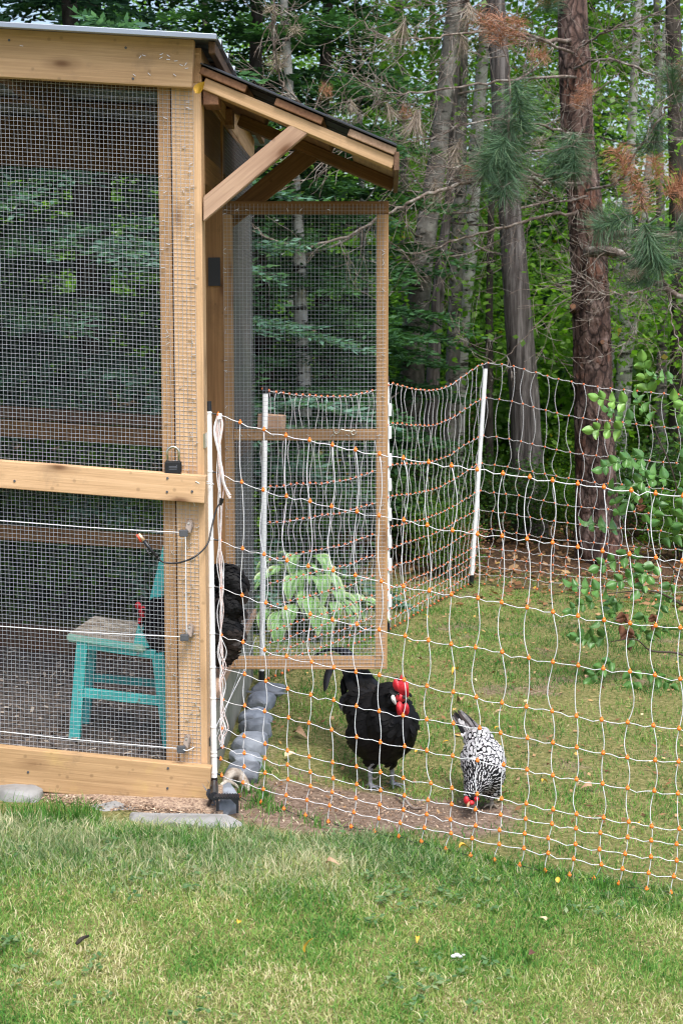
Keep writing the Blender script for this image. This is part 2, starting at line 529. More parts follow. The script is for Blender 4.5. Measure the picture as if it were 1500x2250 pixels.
# ================================================================ GROUND
def ground_material():
    m, nt, N, L, b = newmat('ground_soil')
    geo = N.new('ShaderNodeNewGeometry')
    pos = geo.outputs['Position']
    sep = N.new('ShaderNodeSeparateXYZ')
    L.new(pos, sep.inputs[0])
    n1 = noise_node(N, L, 3.0, 5, pos, 0.6)
    n2 = noise_node(N, L, 60, 4, pos, 0.7)
    thatch = ramp(N, [(0.3, (0.075, 0.09, 0.028)), (0.5, (0.17, 0.165, 0.06)), (0.7, (0.32, 0.275, 0.13))])
    L.new(n2.outputs['Fac'], thatch.inputs['Fac'])
    soil = ramp(N, [(0.3, (0.12, 0.082, 0.06)), (0.5, (0.21, 0.15, 0.11)), (0.68, (0.32, 0.245, 0.19))])
    L.new(n2.outputs['Fac'], soil.inputs['Fac'])
    litter = ramp(N, [(0.3, (0.03, 0.022, 0.015)), (0.5, (0.085, 0.05, 0.03)), (0.7, (0.17, 0.10, 0.06))])
    L.new(n2.outputs['Fac'], litter.inputs['Fac'])
    # bare scratched earth: an ellipse broken up by noise
    def lin(sock, a, bb):
        n = N.new('ShaderNodeMath')
        n.operation = 'MULTIPLY_ADD'
        L.new(sock, n.inputs[0])
        n.inputs[1].default_value = a
        n.inputs[2].default_value = bb
        return n.outputs[0]
    def op(o, a, c):
        n = N.new('ShaderNodeMath')
        n.operation = o
        for i, s in enumerate((a, c)):
            if hasattr(s, 'links'): L.new(s, n.inputs[i])
            else: n.inputs[i].default_value = s
        return n.outputs[0]
    ex = lin(sep.outputs[0], 1 / 0.48, -0.03 / 0.48)
    ey = lin(sep.outputs[1], 1 / 0.30, -4.86 / 0.30)
    d = op('ADD', op('MULTIPLY', ex, ex), op('MULTIPLY', ey, ey))
    d = op('ADD', d, lin(n1.outputs['Fac'], 2.2, -1.1))
    mr = ramp(N, [(0.45, 1.0), (0.75, 0.0)])
    L.new(op('MULTIPLY', d, 0.6), mr.inputs['Fac'])
    c = mixc(N, L, mr.outputs['Color'], thatch.outputs['Color'], soil.outputs['Color'])
    # patches of earth in the run
    pr = ramp(N, [(0.56, 0.0), (0.66, 0.8)])
    L.new(n1.outputs['Fac'], pr.inputs['Fac'])
    back = ramp(N, [(0.48, 0.0), (0.52, 1.0)])
    L.new(lin(sep.outputs[1], 0.1, 0.0), back.inputs['Fac'])
    c = mixc(N, L, op('MULTIPLY', pr.outputs['Color'], back.outputs['Color']), c, soil.outputs['Color'])
    # forest floor beyond the far net
    fr = ramp(N, [(0.45, 0.0), (0.55, 1.0)])
    L.new(op('ADD', lin(sep.outputs[1], 0.25, -1.82), lin(n1.outputs['Fac'], 0.3, -0.15)), fr.inputs['Fac'])
    c = mixc(N, L, fr.outputs['Color'], c, litter.outputs['Color'])
    L.new(c, b.inputs['Base Color'])
    b.inputs['Roughness'].default_value = 1.0
    b.inputs['Specular IOR Level'].default_value = 0.1
    bp = N.new('ShaderNodeBump')
    bp.inputs['Strength'].default_value = 0.8
    bp.inputs['Distance'].default_value = 0.015
    L.new(n2.outputs['Fac'], bp.inputs['Height'])
    L.new(bp.outputs['Normal'], b.inputs['Normal'])
    return m
xs = np.unique(np.concatenate([np.linspace(-90, -6, 20), np.linspace(-6, 6, 150), np.linspace(6, 90, 20)]))
ys = np.unique(np.concatenate([np.linspace(-40, 2, 15), np.linspace(2, 14, 150), np.linspace(14, 140, 40)]))
GX, GY = np.meshgrid(xs, ys)
near = (np.abs(GX) < 6) & (GY < 14) & (GY > 2)
GZ = gz(GX, GY) + np.where(near, 0.014 * (fbm(GX, GY, 9.0) - 0.5), 0)
gv = np.stack([GX, GY, GZ], -1).reshape(-1, 3)
nx, ny = len(xs), len(ys)
ii = (np.arange(ny - 1)[:, None] * nx + np.arange(nx - 1)[None, :]).ravel()
gq = np.stack([ii, ii + 1, ii + 1 + nx, ii + nx], -1)
gme = np_mesh('ground', gv, gq, None, [ground_material()])
gme.polygons.foreach_set('use_smooth', np.ones(len(gme.polygons), dtype=bool))
ground = link(bpy.data.objects.new('ground', gme))
tag(ground, 'lawn and bare earth sloping gently to the right', kind='structure')

# ================================================================ COOP
A = R(1.7)
CX = Vector((-0.412, 4.80, 0.0))
EX = Vector((math.cos(A), -math.sin(A), 0))       # along the front, to the right
EY = Vector((math.sin(A), math.cos(A), 0))        # into the coop
EZ = Vector((0, 0, 1))
def cw(x, y, z):
    return CX + EX * x + EY * y + EZ * z
coop = thing('chicken_coop', (CX.x, CX.y, 0.0), 'timber framed chicken coop with wire mesh walls and metal roof at the left', 'coop')
DEP = 1.74
XL = -2.6
def cboard(name, a, b_, wdir, w, t, mat, **k):
    return board(name, coop, cw(*a), cw(*b_), wdir, w, t, M_[mat], **k)

# posts and studs of the front
cboard('corner_post', (-0.0455, 0.045, -0.02), (-0.0455, 0.045, 2.27), EX, 0.087, 0.088, 'lumber', label='square front corner post with staples along the mesh edge')
cboard('stud', (-0.1115, 0.047, 0.0), (-0.1115, 0.047, 2.28), EX, 0.038, 0.086, 'lumber_tan')
for x in (-1.35, XL + 0.05):
    cboard('stud', (x, 0.047, 0.0), (x, 0.047, 2.36), EX, 0.088, 0.086, 'lumber_tan')
# rails of the front: they run down a little to the right
def rail(name, x0, x1, z_at0, slope, w, mat, y=-0.0225, t=0.038, **k):
    return cboard(name, (x0, y, z_at0 - slope * x0), (x1, y, z_at0 - slope * x1), EZ, w, t, mat, **k)
rail('fascia_board', XL, -0.019, 2.230, 0.060, 0.137, 'lumber', label='wide pale top board above the front mesh')
rail('middle_rail', XL, 0.004, 0.984, 0.073, 0.083, 'lumber', label='pale middle rail carrying the padlock')
rail('base_board', XL, 0.008, 0.062, 0.092, 0.128, 'lumber_base', label='wide stained board along the foot of the front')
# screws
for px, py, yy in ((368, 1051, -.0425), (367, 1081, -.0425), (369, 1689, -.0425), (368, 1733, -.0425), (30, 1058, -.0425), (422, 1080, -.0425), (292, 172, -.0425), (276, 104, -.0425), (18, 86, -.0425), (60, 1700, -.0425)):
    p = at(px, py, CX.y + yy)
    p.y = cw((p.x - CX.x), yy, 0).y - .0006
    v, f = tube([p + Vector((0, .003, 0)), p + Vector((0, -.0008, 0))], [.0042, .0036], 8)
    obj('screw', v, f, M_['clamp'], coop)
# back frame
for x in (-1.35, XL + 0.05):
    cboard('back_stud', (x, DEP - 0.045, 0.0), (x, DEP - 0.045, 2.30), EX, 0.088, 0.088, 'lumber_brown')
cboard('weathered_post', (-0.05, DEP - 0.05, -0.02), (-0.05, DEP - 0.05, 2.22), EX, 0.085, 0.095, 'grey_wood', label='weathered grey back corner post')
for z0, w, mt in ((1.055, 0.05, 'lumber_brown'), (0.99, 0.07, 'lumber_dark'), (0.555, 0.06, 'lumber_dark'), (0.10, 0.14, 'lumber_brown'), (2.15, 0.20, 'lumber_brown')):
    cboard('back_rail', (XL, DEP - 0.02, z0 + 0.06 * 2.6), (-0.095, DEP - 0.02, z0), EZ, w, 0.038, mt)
# side frame right: far door jamb, header, sill, cladding
DJ = 0.615                                         # where the door is hinged
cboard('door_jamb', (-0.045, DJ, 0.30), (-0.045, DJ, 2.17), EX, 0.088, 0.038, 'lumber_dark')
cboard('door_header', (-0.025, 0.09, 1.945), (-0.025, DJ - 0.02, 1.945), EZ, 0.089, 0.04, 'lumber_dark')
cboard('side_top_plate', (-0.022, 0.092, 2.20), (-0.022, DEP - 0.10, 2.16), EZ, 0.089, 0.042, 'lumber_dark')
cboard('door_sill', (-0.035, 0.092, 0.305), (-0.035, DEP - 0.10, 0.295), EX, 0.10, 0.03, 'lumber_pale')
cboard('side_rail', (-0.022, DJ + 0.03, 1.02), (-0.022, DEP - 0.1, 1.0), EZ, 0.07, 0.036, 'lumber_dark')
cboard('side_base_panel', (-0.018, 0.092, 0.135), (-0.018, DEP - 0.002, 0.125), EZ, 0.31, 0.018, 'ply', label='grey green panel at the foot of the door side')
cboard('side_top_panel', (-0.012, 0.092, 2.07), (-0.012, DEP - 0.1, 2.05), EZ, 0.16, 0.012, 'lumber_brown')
cboard('end_block', (0.03, DEP - 0.07, 1.06), (0.13, DEP - 0.10, 1.055), EZ, 0.10, 0.05, 'lumber_pale', label='pale wooden block fixed to the weathered post')
# black hinge plate on the jamb
v, f = box((0, 0, 0), (1, 1, 1))
p = at(471, 597, cw(0, DJ - 0.02, 0).y - 0.004)
hb = MB().box((p.x - 0.02, p.y - 0.004, p.z - 0.047), (p.x + 0.02, p.y, p.z + 0.047))
hb.build('hinge_plate', M_['black_plastic'], coop)
p = at(449, 967, cw(0, 0, 0).y + 0.03)
MB().box((p.x, p.y - 0.03, p.z - 0.022), (p.x + 0.006, p.y + 0.03, p.z + 0.022)).build('strike_plate', M_['steel'], coop)
# rafters and roof
for x in (-0.018, -0.62, -1.25, -1.9, -2.55):
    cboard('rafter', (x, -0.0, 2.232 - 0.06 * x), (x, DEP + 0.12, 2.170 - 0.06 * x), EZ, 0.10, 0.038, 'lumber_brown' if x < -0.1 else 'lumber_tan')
for y in (0.35, 0.8, 1.25, 1.7):
    cboard('purlin', (XL, y, 2.291 - 0.035 * y + 0.155), (0.02, y, 2.291 - 0.035 * y), EY, 0.07, 0.016, 'lumber_brown')
def roof_sheet():
    yy, prof = [], []
    y = -0.10
    while y < DEP + 0.22:
        for dy, h in ((0.0, 0.0), (0.15, 0.0), (0.165, 0.018), (0.19, 0.018), (0.205, 0.0)):
            yy.append(y + dy)
            prof.append(h)
        y += 0.2051
    xs_ = [XL - 0.1, -1.2, 0.055]
    vs, fs = [], []
    for x in xs_:
        for yv, h in zip(yy, prof):
            vs.append(cw(x, yv, 2.305 - 0.06 * x - 0.035 * yv + h))
    n = len(yy)
    for x in xs_:
        for yv, h in zip(yy, prof):
            vs.append(cw(x, yv, 2.302 - 0.06 * x - 0.035 * yv + h))
    o = len(xs_) * n
    for i in range(len(xs_) - 1):
        for j in range(n - 1):
            a = i * n + j
            fs.append((a, a + n, a + n + 1, a + 1))
            fs.append((o + a, o + a + 1, o + a + n + 1, o + a + n))
    e = (len(xs_) - 1) * n
    for j in range(n - 1):
        fs.append((e + j, o + e + j, o + e + j + 1, e + j + 1))
    return obj('roof_sheet', vs, fs, M_['roof'], coop)
roof_sheet()
cboard('drip_edge', (XL - 0.1, -0.115, 2.297 + 0.162), (0.06, -0.115, 2.297 - 0.004), EZ, 0.016, 0.022, 'roof', bevel=0.002)
cboard('roof_edge_board', (0.035, -0.02, 2.280), (0.035, DEP + 0.1, 2.218), EZ, 0.035, 0.02, 'lumber_brown')

# wire mesh: square hardware cloth, every wire real
def wire_cloth(name, parent, p00, eu, ev, lu, lv, pitch=0.0127, r=0.00042, sag=0.0, mat='wire', skip=None, wob=0.0012):
    """wires along eu and ev from corner p00; eu/ev need not be at right angles"""
    p00, eu, ev = Vector(p00), Vector(eu), Vector(ev)
    nrm = eu.cross(ev).normalized()
    P, Q = [], []
    nu, nv = int(lu / pitch) + 1, int(lv / pitch) + 1
    jit = np.random.default_rng(5)
    def bulge(u, v):
        return nrm * (sag * math.sin(math.pi * u / lu) * math.sin(math.pi * v / lv) + wob * math.sin(u * 9 + v * 5) + wob * math.sin(v * 13 - u * 4))
    def wire(pts, w):
        n = len(P)
        for p in pts:
            for a, c in ((-1, -1), (1, -1), (1, 1), (-1, 1)):
                P.append(p + w * (a * r) + nrm * (c * r))
        for i in range(len(pts) - 1):
            for k in range(4):
                k2 = (k + 1) % 4
                Q.append((n + i * 4 + k, n + i * 4 + k2, n + i * 4 + 4 + k2, n + i * 4 + 4 + k))
    K = 9
    for i in range(nu):
        u = min(i * pitch + jit.normal(0, 0.0004), lu)
        wire([p00 + eu * u + ev * (lv * k / K) + bulge(u, lv * k / K) for k in range(K + 1)], eu)
    for j in range(nv):
        v_ = min(j * pitch + jit.normal(0, 0.0004), lv)
        wire([p00 + eu * (lu * k / K) + ev * v_ + bulge(lu * k / K, v_) + nrm * 0.0008 for k in range(K + 1)], ev)
    me = np_mesh(name, np.array([tuple(p) for p in P]) - np.array(W[parent.name].to_translation()), np.array(Q), None, [M_[mat]])
    o = link(bpy.data.objects.new(name, me), parent, Matrix.Translation(W[parent.name].to_translation()))
    o['kind'] = 'stuff'
    return o
eu = (EX * -1 + EZ * 0.062).normalized()
wire_cloth('wire_mesh', coop, cw(-0.024, -0.0025, 1.026), eu, EZ, 2.45, 1.16, sag=0.004)
eu2 = (EX * -1 + EZ * 0.075).normalized()
wire_cloth('wire_mesh', coop, cw(-0.022, -0.0025, 0.128), eu2, EZ, 2.45, 0.815, sag=0.003)
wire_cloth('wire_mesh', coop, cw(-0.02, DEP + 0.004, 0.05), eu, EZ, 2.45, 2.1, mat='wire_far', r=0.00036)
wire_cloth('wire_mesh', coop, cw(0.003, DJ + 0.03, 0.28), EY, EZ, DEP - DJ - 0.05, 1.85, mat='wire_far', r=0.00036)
# staples on the corner post and stud
sb = MB()
sr_ = random.Random(3)
for k in range(70):
    z = sr_.uniform(0.2, 2.15)
    x = sr_.choice((-0.111, -0.06, -0.035, -0.03)) + sr_.uniform(-0.012, 0.012)
    M = Matrix.Translation(cw(x, -0.004, z)) @ Matrix.Rotation(sr_.choice((0, 0.3, 1.2, -0.5)), 4, 'Y')
    sb.box((-0.0055, -0.0012, -0.0008), (0.0055, 0.0015, 0.0008), M=M)
for k in range(14):
    x = -sr_.uniform(0.03, 0.12) if k < 9 else -sr_.uniform(0.1, 0.6)
    z = 2.236 - 0.06 * x + sr_.uniform(-0.05, 0.02)
    M = Matrix.Translation(cw(x, -0.043, z)) @ Matrix.Rotation(sr_.uniform(-1, 1), 4, 'Y')
    sb.box((-0.005, -0.001, -0.0008), (0.005, 0.001, 0.0008), M=M)
o = sb.build('staples', M_['staple'], coop)
o['kind'] = 'stuff'
# litter floor inside
def litter_floor():
    xs_ = np.linspace(XL + 0.05, -0.045, 70)
    ys_ = np.linspace(0.06, DEP - 0.08, 50)
    X, Y = np.meshgrid(xs_, ys_)
    Z = 0.105 - 0.08 * X - 0.03 * Y + 0.05 * (fbm(X, Y, 6) - 0.5) + 0.02 * (fbm(X, Y, 22) - 0.5)
    P = np.array(CX)[None] + X.reshape(-1, 1) * np.array(EX) + Y.reshape(-1, 1) * np.array(EY) + Z.reshape(-1, 1) * np.array(EZ)
    n = len(xs_)
    i = (np.arange(len(ys_) - 1)[:, None] * n + np.arange(n - 1)[None, :]).ravel()
    q = np.stack([i, i + 1, i + 1 + n, i + n], -1)
    me = np_mesh('litter_floor', P - np.array(W[coop.name].to_translation()), q, None, [M_['litter']])
    o = link(bpy.data.objects.new('litter_floor', me), coop, Matrix.Translation(W[coop.name].to_translation()))
    o['label'] = 'dark bedding on the coop floor'
    # chips and straw in the bedding
    n = 2600
    x = rng.uniform(XL + 0.1, -0.05, n)
    y = rng.uniform(0.05, DEP - 0.1, n) ** 1.0
    z = 0.112 - 0.08 * x - 0.03 * y + 0.05 * (fbm(x, y, 6) - 0.5) + 0.02 * (fbm(x, y, 22) - 0.5)
    c = np.array(CX)[None] + x[:, None] * np.array(EX) + y[:, None] * np.array(EY) + z[:, None] * np.array(EZ)
    a = rng.uniform(0, 6.28, n)
    d = np.stack([np.cos(a), np.sin(a), rng.normal(0, .35, n)], -1) * rng.uniform(.004, .014, n)[:, None]
    w = np.stack([-np.sin(a), np.cos(a), rng.normal(0, .5, n)], -1) * rng.uniform(.002, .005, n)[:, None]
    V = np.concatenate([c - d - w, c + d - w, c + d + w, c - d + w])
    q = np.stack([np.arange(n), np.arange(n) + n, np.arange(n) + 2 * n, np.arange(n) + 3 * n], -1)
    tint = np.tile(rng.random(n), 4)
    me = np_mesh('bedding', V - np.array(W[coop.name].to_translation()), q, None, [leafmat('bedding', [(0, (0.03, 0.022, 0.016)), (0.6, (0.12, 0.085, 0.06)), (0.95, (0.5, 0.42, 0.33))], 0.9, 0.0)], tint)
    o = link(bpy.data.objects.new('bedding', me), coop, Matrix.Translation(W[coop.name].to_translation()))
    o['kind'] = 'stuff'
litter_floor()

# ---------------------------------------------------------------- awning over the door
SL = 0.415
AZ0 = 2.205
def aw(x, y, dz):
    """point on the awning slope, dz measured from the rafter's top"""
    return cw(x, y, AZ0 - SL * x + dz)
sn = (EX * SL + EZ).normalized()
sd = (EX - EZ * SL).normalized()
YN, YF = 0.05, 0.80
awn = thing('door_awning', cw(0, 0.1, 2.0), 'small sloping timber awning with black sheet over the open coop door', 'awning')
def aboard(name, a, b_, wdir, w, t, mat, **k):
    return board(name, awn, a, b_, wdir, w, t, M_[mat], **k)
aboard('rafter', aw(0.006, YN, -0.02), aw(0.567, YN, -0.02), EY, 0.085, 0.034, 'lumber')
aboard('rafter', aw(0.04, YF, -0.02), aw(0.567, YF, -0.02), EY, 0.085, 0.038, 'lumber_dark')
for x0, x1 in ((0.004, 0.128), (0.222, 0.352), (0.437, 0.566)):
    aboard('purlin', aw((x0 + x1) / 2, -0.005, 0.014), aw((x0 + x1) / 2, YF + 0.06, 0.014), EX - EZ * SL, x1 - x0 + 0.02, 0.022, 'lumber_red' if x0 < 0.4 else 'lumber_pale')
# sheet with ribs along its slope
v, f = [], []
ys_ = [-0.015 + k * 0.02 for k in range(46)]
for k, y in enumerate(ys_):
    h = 0.012 if k % 9 == 4 else 0.0
    for x in (0.0, 0.575):
        for dz in (0.030, 0.0335):
            v.append(aw(x, y, dz + h))
for k in range(len(ys_) - 1):
    a = k * 4
    f += [(a, a + 4, a + 6, a + 2), (a + 1, a + 3, a + 7, a + 5), (a + 2, a + 6, a + 7, a + 3), (a, a + 1, a + 5, a + 4)]
f += [(0, 2, 3, 1), (len(v) - 4, len(v) - 3, len(v) - 1, len(v) - 2)]
obj('roof_sheet', v, f, M_['black_sheet'], awn)
aboard('edge_board', aw(0.574, -0.0, -0.012), aw(0.574, YF + 0.06, -0.012), EZ, 0.055, 0.016, 'lumber_brown')
# knee braces, cut upright at the post
def prism(name, poly, Y, th, mat, label):
    P = [at(px, py, Y) for px, py in poly]
    c = sum(P, Vector()) / len(P)
    ax = ((P[1] - P[0])).normalized()
    up = Vector((0, 1, 0)).cross(ax) * -1
    Mx = Matrix(((ax.x, 0, up.x, c.x), (ax.y, 1, up.y, c.y), (ax.z, 0, up.z, c.z), (0, 0, 0, 1)))
    iv = Mx.inverted()
    bm = bmesh.new()
    a = [bm.verts.new(iv @ p) for p in P]
    b_ = [bm.verts.new(iv @ (p + Vector((0, th, 0)))) for p in P]
    n = len(P)
    bm.faces.new(a); bm.faces.new(b_[::-1])
    for k in range(n): bm.faces.new((a[(k + 1) % n], a[k], b_[k], b_[(k + 1) % n]))
    bmesh.ops.recalc_face_normals(bm, faces=list(bm.faces))
    bmesh.ops.bevel(bm, geom=list(bm.edges), offset=.0025, segments=2, affect='EDGES')
    me = bpy.data.meshes.new(name)
    bm.to_mesh(me); bm.free()
    me.materials.append(M_[mat])
    o = link(bpy.data.objects.new(name, me), awn, Mx)
    o['label'] = label
prism('knee_brace', [(447, 487), (680, 290), (643, 270), (447, 432)], cw(0, YN, 0).y - 0.05, .036, 'lumber_pale', 'pale near knee brace with a knot')
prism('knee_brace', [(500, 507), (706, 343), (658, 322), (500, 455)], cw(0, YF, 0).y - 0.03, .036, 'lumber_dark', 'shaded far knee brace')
for px, py, Y, s in ((463, 213, 4.815, 0.046), (492, 257, 5.50, 0.055)):
    p = at(px, py, Y)
    aboard('rafter_block', (p.x, p.y, p.z), (p.x, p.y + 0.12, p.z), EZ, s, s, 'lumber_red')

# ---------------------------------------------------------------- open door
Yd = cw(0, DJ, 0).y + 0.0
door = thing('coop_door', at(500, 1468, Yd), 'open wire mesh door with timber frame and hook on its middle rail', 'door')
def dpt(px, py, y=0.0):
    p = at(px, py, Yd)
    return Vector((p.x, Yd + y, p.z))
xl, xr = dpt(488, 900).x, dpt(852, 900).x
zt, zb = dpt(700, 442).z, dpt(700, 1468).z
st = 0.040
str_ = 0.040
def dboard(name, a, b_, wdir, w, t, mat, **k):
    return board(name, door, a, b_, wdir, w, t, M_[mat], **k)
dboard('stile', (xl + st / 2, Yd, zb + .042), (xl + st / 2, Yd, zt - .044), EX, st, 0.036, 'lumber_tan')
dboard('stile', (xr - str_ / 2, Yd, zb + .0), (xr - str_ / 2, Yd, zt - .044), EX, str_, 0.036, 'lumber_tan')
dboard('rail', (xl, Yd, zt - .022), (xr, Yd, zt - .022), EZ, 0.042, 0.036, 'lumber_dark')
dboard('rail', (xl + 0.0, Yd, zb + .020), (xr - str_ - .001, Yd, zb + .020), EZ, 0.042, 0.036, 'lumber_tan')
zm = dpt(700, 955).z
dboard('rail', (xl + st, Yd, zm), (xr - str_, Yd, zm), EZ, 0.038, 0.034, 'lumber_tan')
wire_cloth('wire_mesh', door, (xl + 0.012, Yd - 0.021, zb + 0.01), Vector((1, 0, 0)), Vector((0, 0, 1)), xr - xl - 0.02, zt - zb - 0.02, r=0.0004)
sb = MB()
for k in range(60):
    e = sr_.random()
    x, z = (sr_.choice((xl + .015, xr - .018)), sr_.uniform(zb, zt)) if e < .7 else (sr_.uniform(xl, xr), sr_.choice((zb + .02, zm, zt - .03)))
    M = Matrix.Translation((x, Yd - 0.0225, z)) @ Matrix.Rotation(sr_.uniform(-1.5, 1.5), 4, 'Y')
    sb.box((-0.0055, -0.001, -0.0008), (0.0055, 0.001, 0.0008), M=M)
o = sb.build('staples', M_['staple'], door)
o['kind'] = 'stuff'
# hook and eye
hk = [dpt(*q, -0.028) for q in ((735, 938), (733, 944), (737, 951), (744, 949), (748, 942), (756, 944), (768, 946), (775, 947))]
hm = MB().tube(spline(hk, 4), 0.0022, 6)
hm.tube([dpt(776 + 5 * math.cos(t), 949 + 5 * math.sin(t), -0.028) for t in np.linspace(0, 6.0, 12)], 0.002, 6)
hm.build('hook', M_['steel'], door, smooth=True)

# ================================================================ TREES AND PLANTS
M_['birch'] = bark('birch_bark', (0.20, 0.19, 0.17), (0.42, 0.41, 0.38), (0.62, 0.62, 0.60), zs=1.4, scale=7, bump=0.3, spots=((0.05, 0.045, 0.04), 5.0, (1.0, 1.0, 4.0), 0.55))
M_['birch_grey'] = bark('birch_grey_bark', (0.06, 0.056, 0.05), (0.145, 0.135, 0.122), (0.31, 0.30, 0.275), zs=0.9, scale=9, bump=0.5, spots=((0.035, 0.035, 0.028), 4.5, (1.0, 1.0, 2.5), 0.56))
M_['cedar'] = bark('cedar_bark', (0.03, 0.026, 0.024), (0.10, 0.087, 0.082), (0.25, 0.23, 0.22), zs=0.07, scale=34, bump=0.9, spots=((0.035, 0.028, 0.025), 6.0, (1.0, 1.0, 0.9), 0.66))
M_['pine_bark'] = bark('pine_bark', (0.028, 0.021, 0.02), (0.125, 0.078, 0.064), (0.29, 0.215, 0.19), zs=0.42, scale=13, bump=1.0, spots=((0.17, 0.085, 0.06), 5.0, (1.0, 1.0, 0.5), 0.56), cracks=((0.018, 0.013, 0.012), (1, 1, .42), 17))
M_['dark_bark'] = bark('dark_bark', (0.02, 0.017, 0.014), (0.05, 0.042, 0.036), (0.10, 0.085, 0.075), zs=0.4, scale=14)
M_['twig'] = bark('twig_bark', (0.075, 0.055, 0.045), (0.19, 0.15, 0.125), (0.40, 0.39, 0.35), zs=1, scale=20, bump=0.2)
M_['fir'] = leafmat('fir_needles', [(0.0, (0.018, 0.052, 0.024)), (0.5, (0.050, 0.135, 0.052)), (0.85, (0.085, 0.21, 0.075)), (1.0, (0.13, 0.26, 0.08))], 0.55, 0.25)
M_['blue_fir'] = leafmat('blue_fir_needles', [(0.0, (0.012, 0.034, 0.026)), (0.5, (0.09, 0.20, 0.14)), (0.85, (0.15, 0.30, 0.22)), (1.0, (0.22, 0.38, 0.28))], 0.55, 0.3)  # bluish tone: spruce needles plus the coop mesh's glare put into their colour
M_['leaf'] = leafmat('broad_leaf', [(0.0, (0.03, 0.08, 0.012)), (0.5, (0.075, 0.165, 0.022)), (0.9, (0.13, 0.24, 0.035)), (1.0, (0.26, 0.24, 0.04))], 0.45, 0.5, tscale=1.6)
M_['leaf_sunlit'] = leafmat('sunlit_leaf', [(0.0, (0.05, 0.12, 0.014)), (0.5, (0.11, 0.23, 0.026)), (0.95, (0.18, 0.33, 0.05)), (1.0, (0.36, 0.27, 0.05))], 0.45, 0.5, tscale=1.7)  # broad leaf again, with sunlit brightness put into its colour
M_['under'] = leafmat('undergrowth_leaf', [(0.0, (0.010, 0.028, 0.008)), (0.5, (0.04, 0.10, 0.022)), (0.95, (0.08, 0.17, 0.035)), (1.0, (0.16, 0.11, 0.03))], 0.5, 0.3)
M_['needle_green'] = leafmat('pine_needle_green', [(0.0, (0.045, 0.10, 0.055)), (0.6, (0.095, 0.185, 0.10)), (1.0, (0.20, 0.29, 0.15))], 0.5, 0.1)
M_['needle_rust'] = leafmat('pine_needle_rust', [(0.0, (0.20, 0.08, 0.045)), (0.6, (0.42, 0.20, 0.12)), (1.0, (0.58, 0.38, 0.25))], 0.6, 0.1)
M_['needle_dead'] = leafmat('pine_needle_dead', [(0.0, (0.20, 0.155, 0.115)), (0.6, (0.34, 0.28, 0.22)), (1.0, (0.52, 0.46, 0.39))], 0.7, 0.1)

def unit(v):
    return v / np.maximum(np.linalg.norm(v, axis=-1, keepdims=True), 1e-9)
def rhombs(c, d, w, length, width):
    """leaf quads: base at c, pointing along d, width direction w"""
    n = len(c)
    length = np.broadcast_to(np.asarray(length, float), (n,))[:, None]
    width = np.broadcast_to(np.asarray(width, float), (n,))[:, None]
    v = np.stack([c, c + d * length * 0.45 + w * width * 0.5, c + d * length, c + d * length * 0.45 - w * width * 0.5], 1)
    return v.reshape(-1, 3), np.arange(4 * n).reshape(-1, 4)
def rand_unit(n, r=rng):
    return unit(r.normal(size=(n, 3)))

def fir_tree_mesh(name, seed, H=6.2, rad=1.55, z0=0.15, nb=70, mat='fir', dens=1.0):
    r = np.random.default_rng(seed)
    C, D, Wd, Ln, T = [], [], [], [], []
    for b in range(nb):
        z = z0 + (H - z0) * (b / nb) ** 1.12
        L = max(0.18, rad * (1 - (z / (H * 1.03)) ** 1.5) * r.uniform(0.72, 1.12))
        az = b * 2.399 + r.uniform(-.3, .3)
        el = R(r.uniform(-14, 6)) + 0.25 * (z / H)
        ax = np.array([math.cos(az) * math.cos(el), math.sin(az) * math.cos(el), math.sin(el)])
        side = np.array([-math.sin(az), math.cos(az), 0])
        up = np.cross(ax, side)
        nt = max(6, int(L * 26 * dens))
        for k in range(nt):
            t = 0.10 + 0.90 * k / nt
            base = np.array([0, 0, z]) + ax * L * t + np.array([0, 0, -0.16 * L * t * t + 0.03 * math.sin(9 * t + b)])
            for s in (-1, 1):
                tl = (0.34 * L * (1 - t) + 0.10) * r.uniform(0.75, 1.1)
                td = unit(ax * 0.75 + side * s * 0.85 + up * r.normal(0, .13) + np.array([0, 0, -.12]))
                m = max(2, int(tl / 0.045))
                q = (np.arange(m) + 0.5) / m
                pts = base + td * (q * tl)[:, None] + np.array([0, 0, -0.06]) * (q ** 2 * tl)[:, None]
                sd_ = np.cross(td, up)
                for e in (-1, 1):
                    dd = unit(td * 0.8 + sd_ * e * 0.75 + r.normal(0, .18, (m, 3)))
                    C.append(pts)
                    D.append(dd)
                    Wd.append(unit(np.cross(dd, up + r.normal(0, .35, (m, 3)))))
                    Ln.append(np.full(m, 0.075) * r.uniform(.7, 1.25, m))
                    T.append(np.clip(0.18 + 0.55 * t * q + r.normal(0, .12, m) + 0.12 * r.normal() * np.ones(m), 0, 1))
    C, D, Wd, Ln, T = map(np.concatenate, (C, D, Wd, Ln, T))
    v, q = rhombs(C, D, Wd, Ln, 0.028)
    return np_mesh(name, v, q, None, [M_[mat]], np.repeat(T, 4))
def straight_trunk(z1, r0, r1=0.02, sides=9, wob=0.04, seed=1, n=14):
    r = random.Random(seed)
    pts = [(wob * math.sin(k * 0.7 + seed), wob * math.cos(k * 0.5 + seed * 2), -0.15 + (z1 + 0.15) * k / n) for k in range(n + 1)]
    return tube(pts, [r0 + (r1 - r0) * (k / n) for k in range(n + 1)], sides)
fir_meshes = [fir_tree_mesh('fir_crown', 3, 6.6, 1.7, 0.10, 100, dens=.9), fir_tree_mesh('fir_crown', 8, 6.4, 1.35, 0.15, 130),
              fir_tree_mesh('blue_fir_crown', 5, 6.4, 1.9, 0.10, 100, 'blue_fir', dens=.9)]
tv, tf = straight_trunk(6.3, 0.08)
fir_trunk = mesh_from('fir_trunk', tv, tf, M_['dark_bark'], smooth=True)
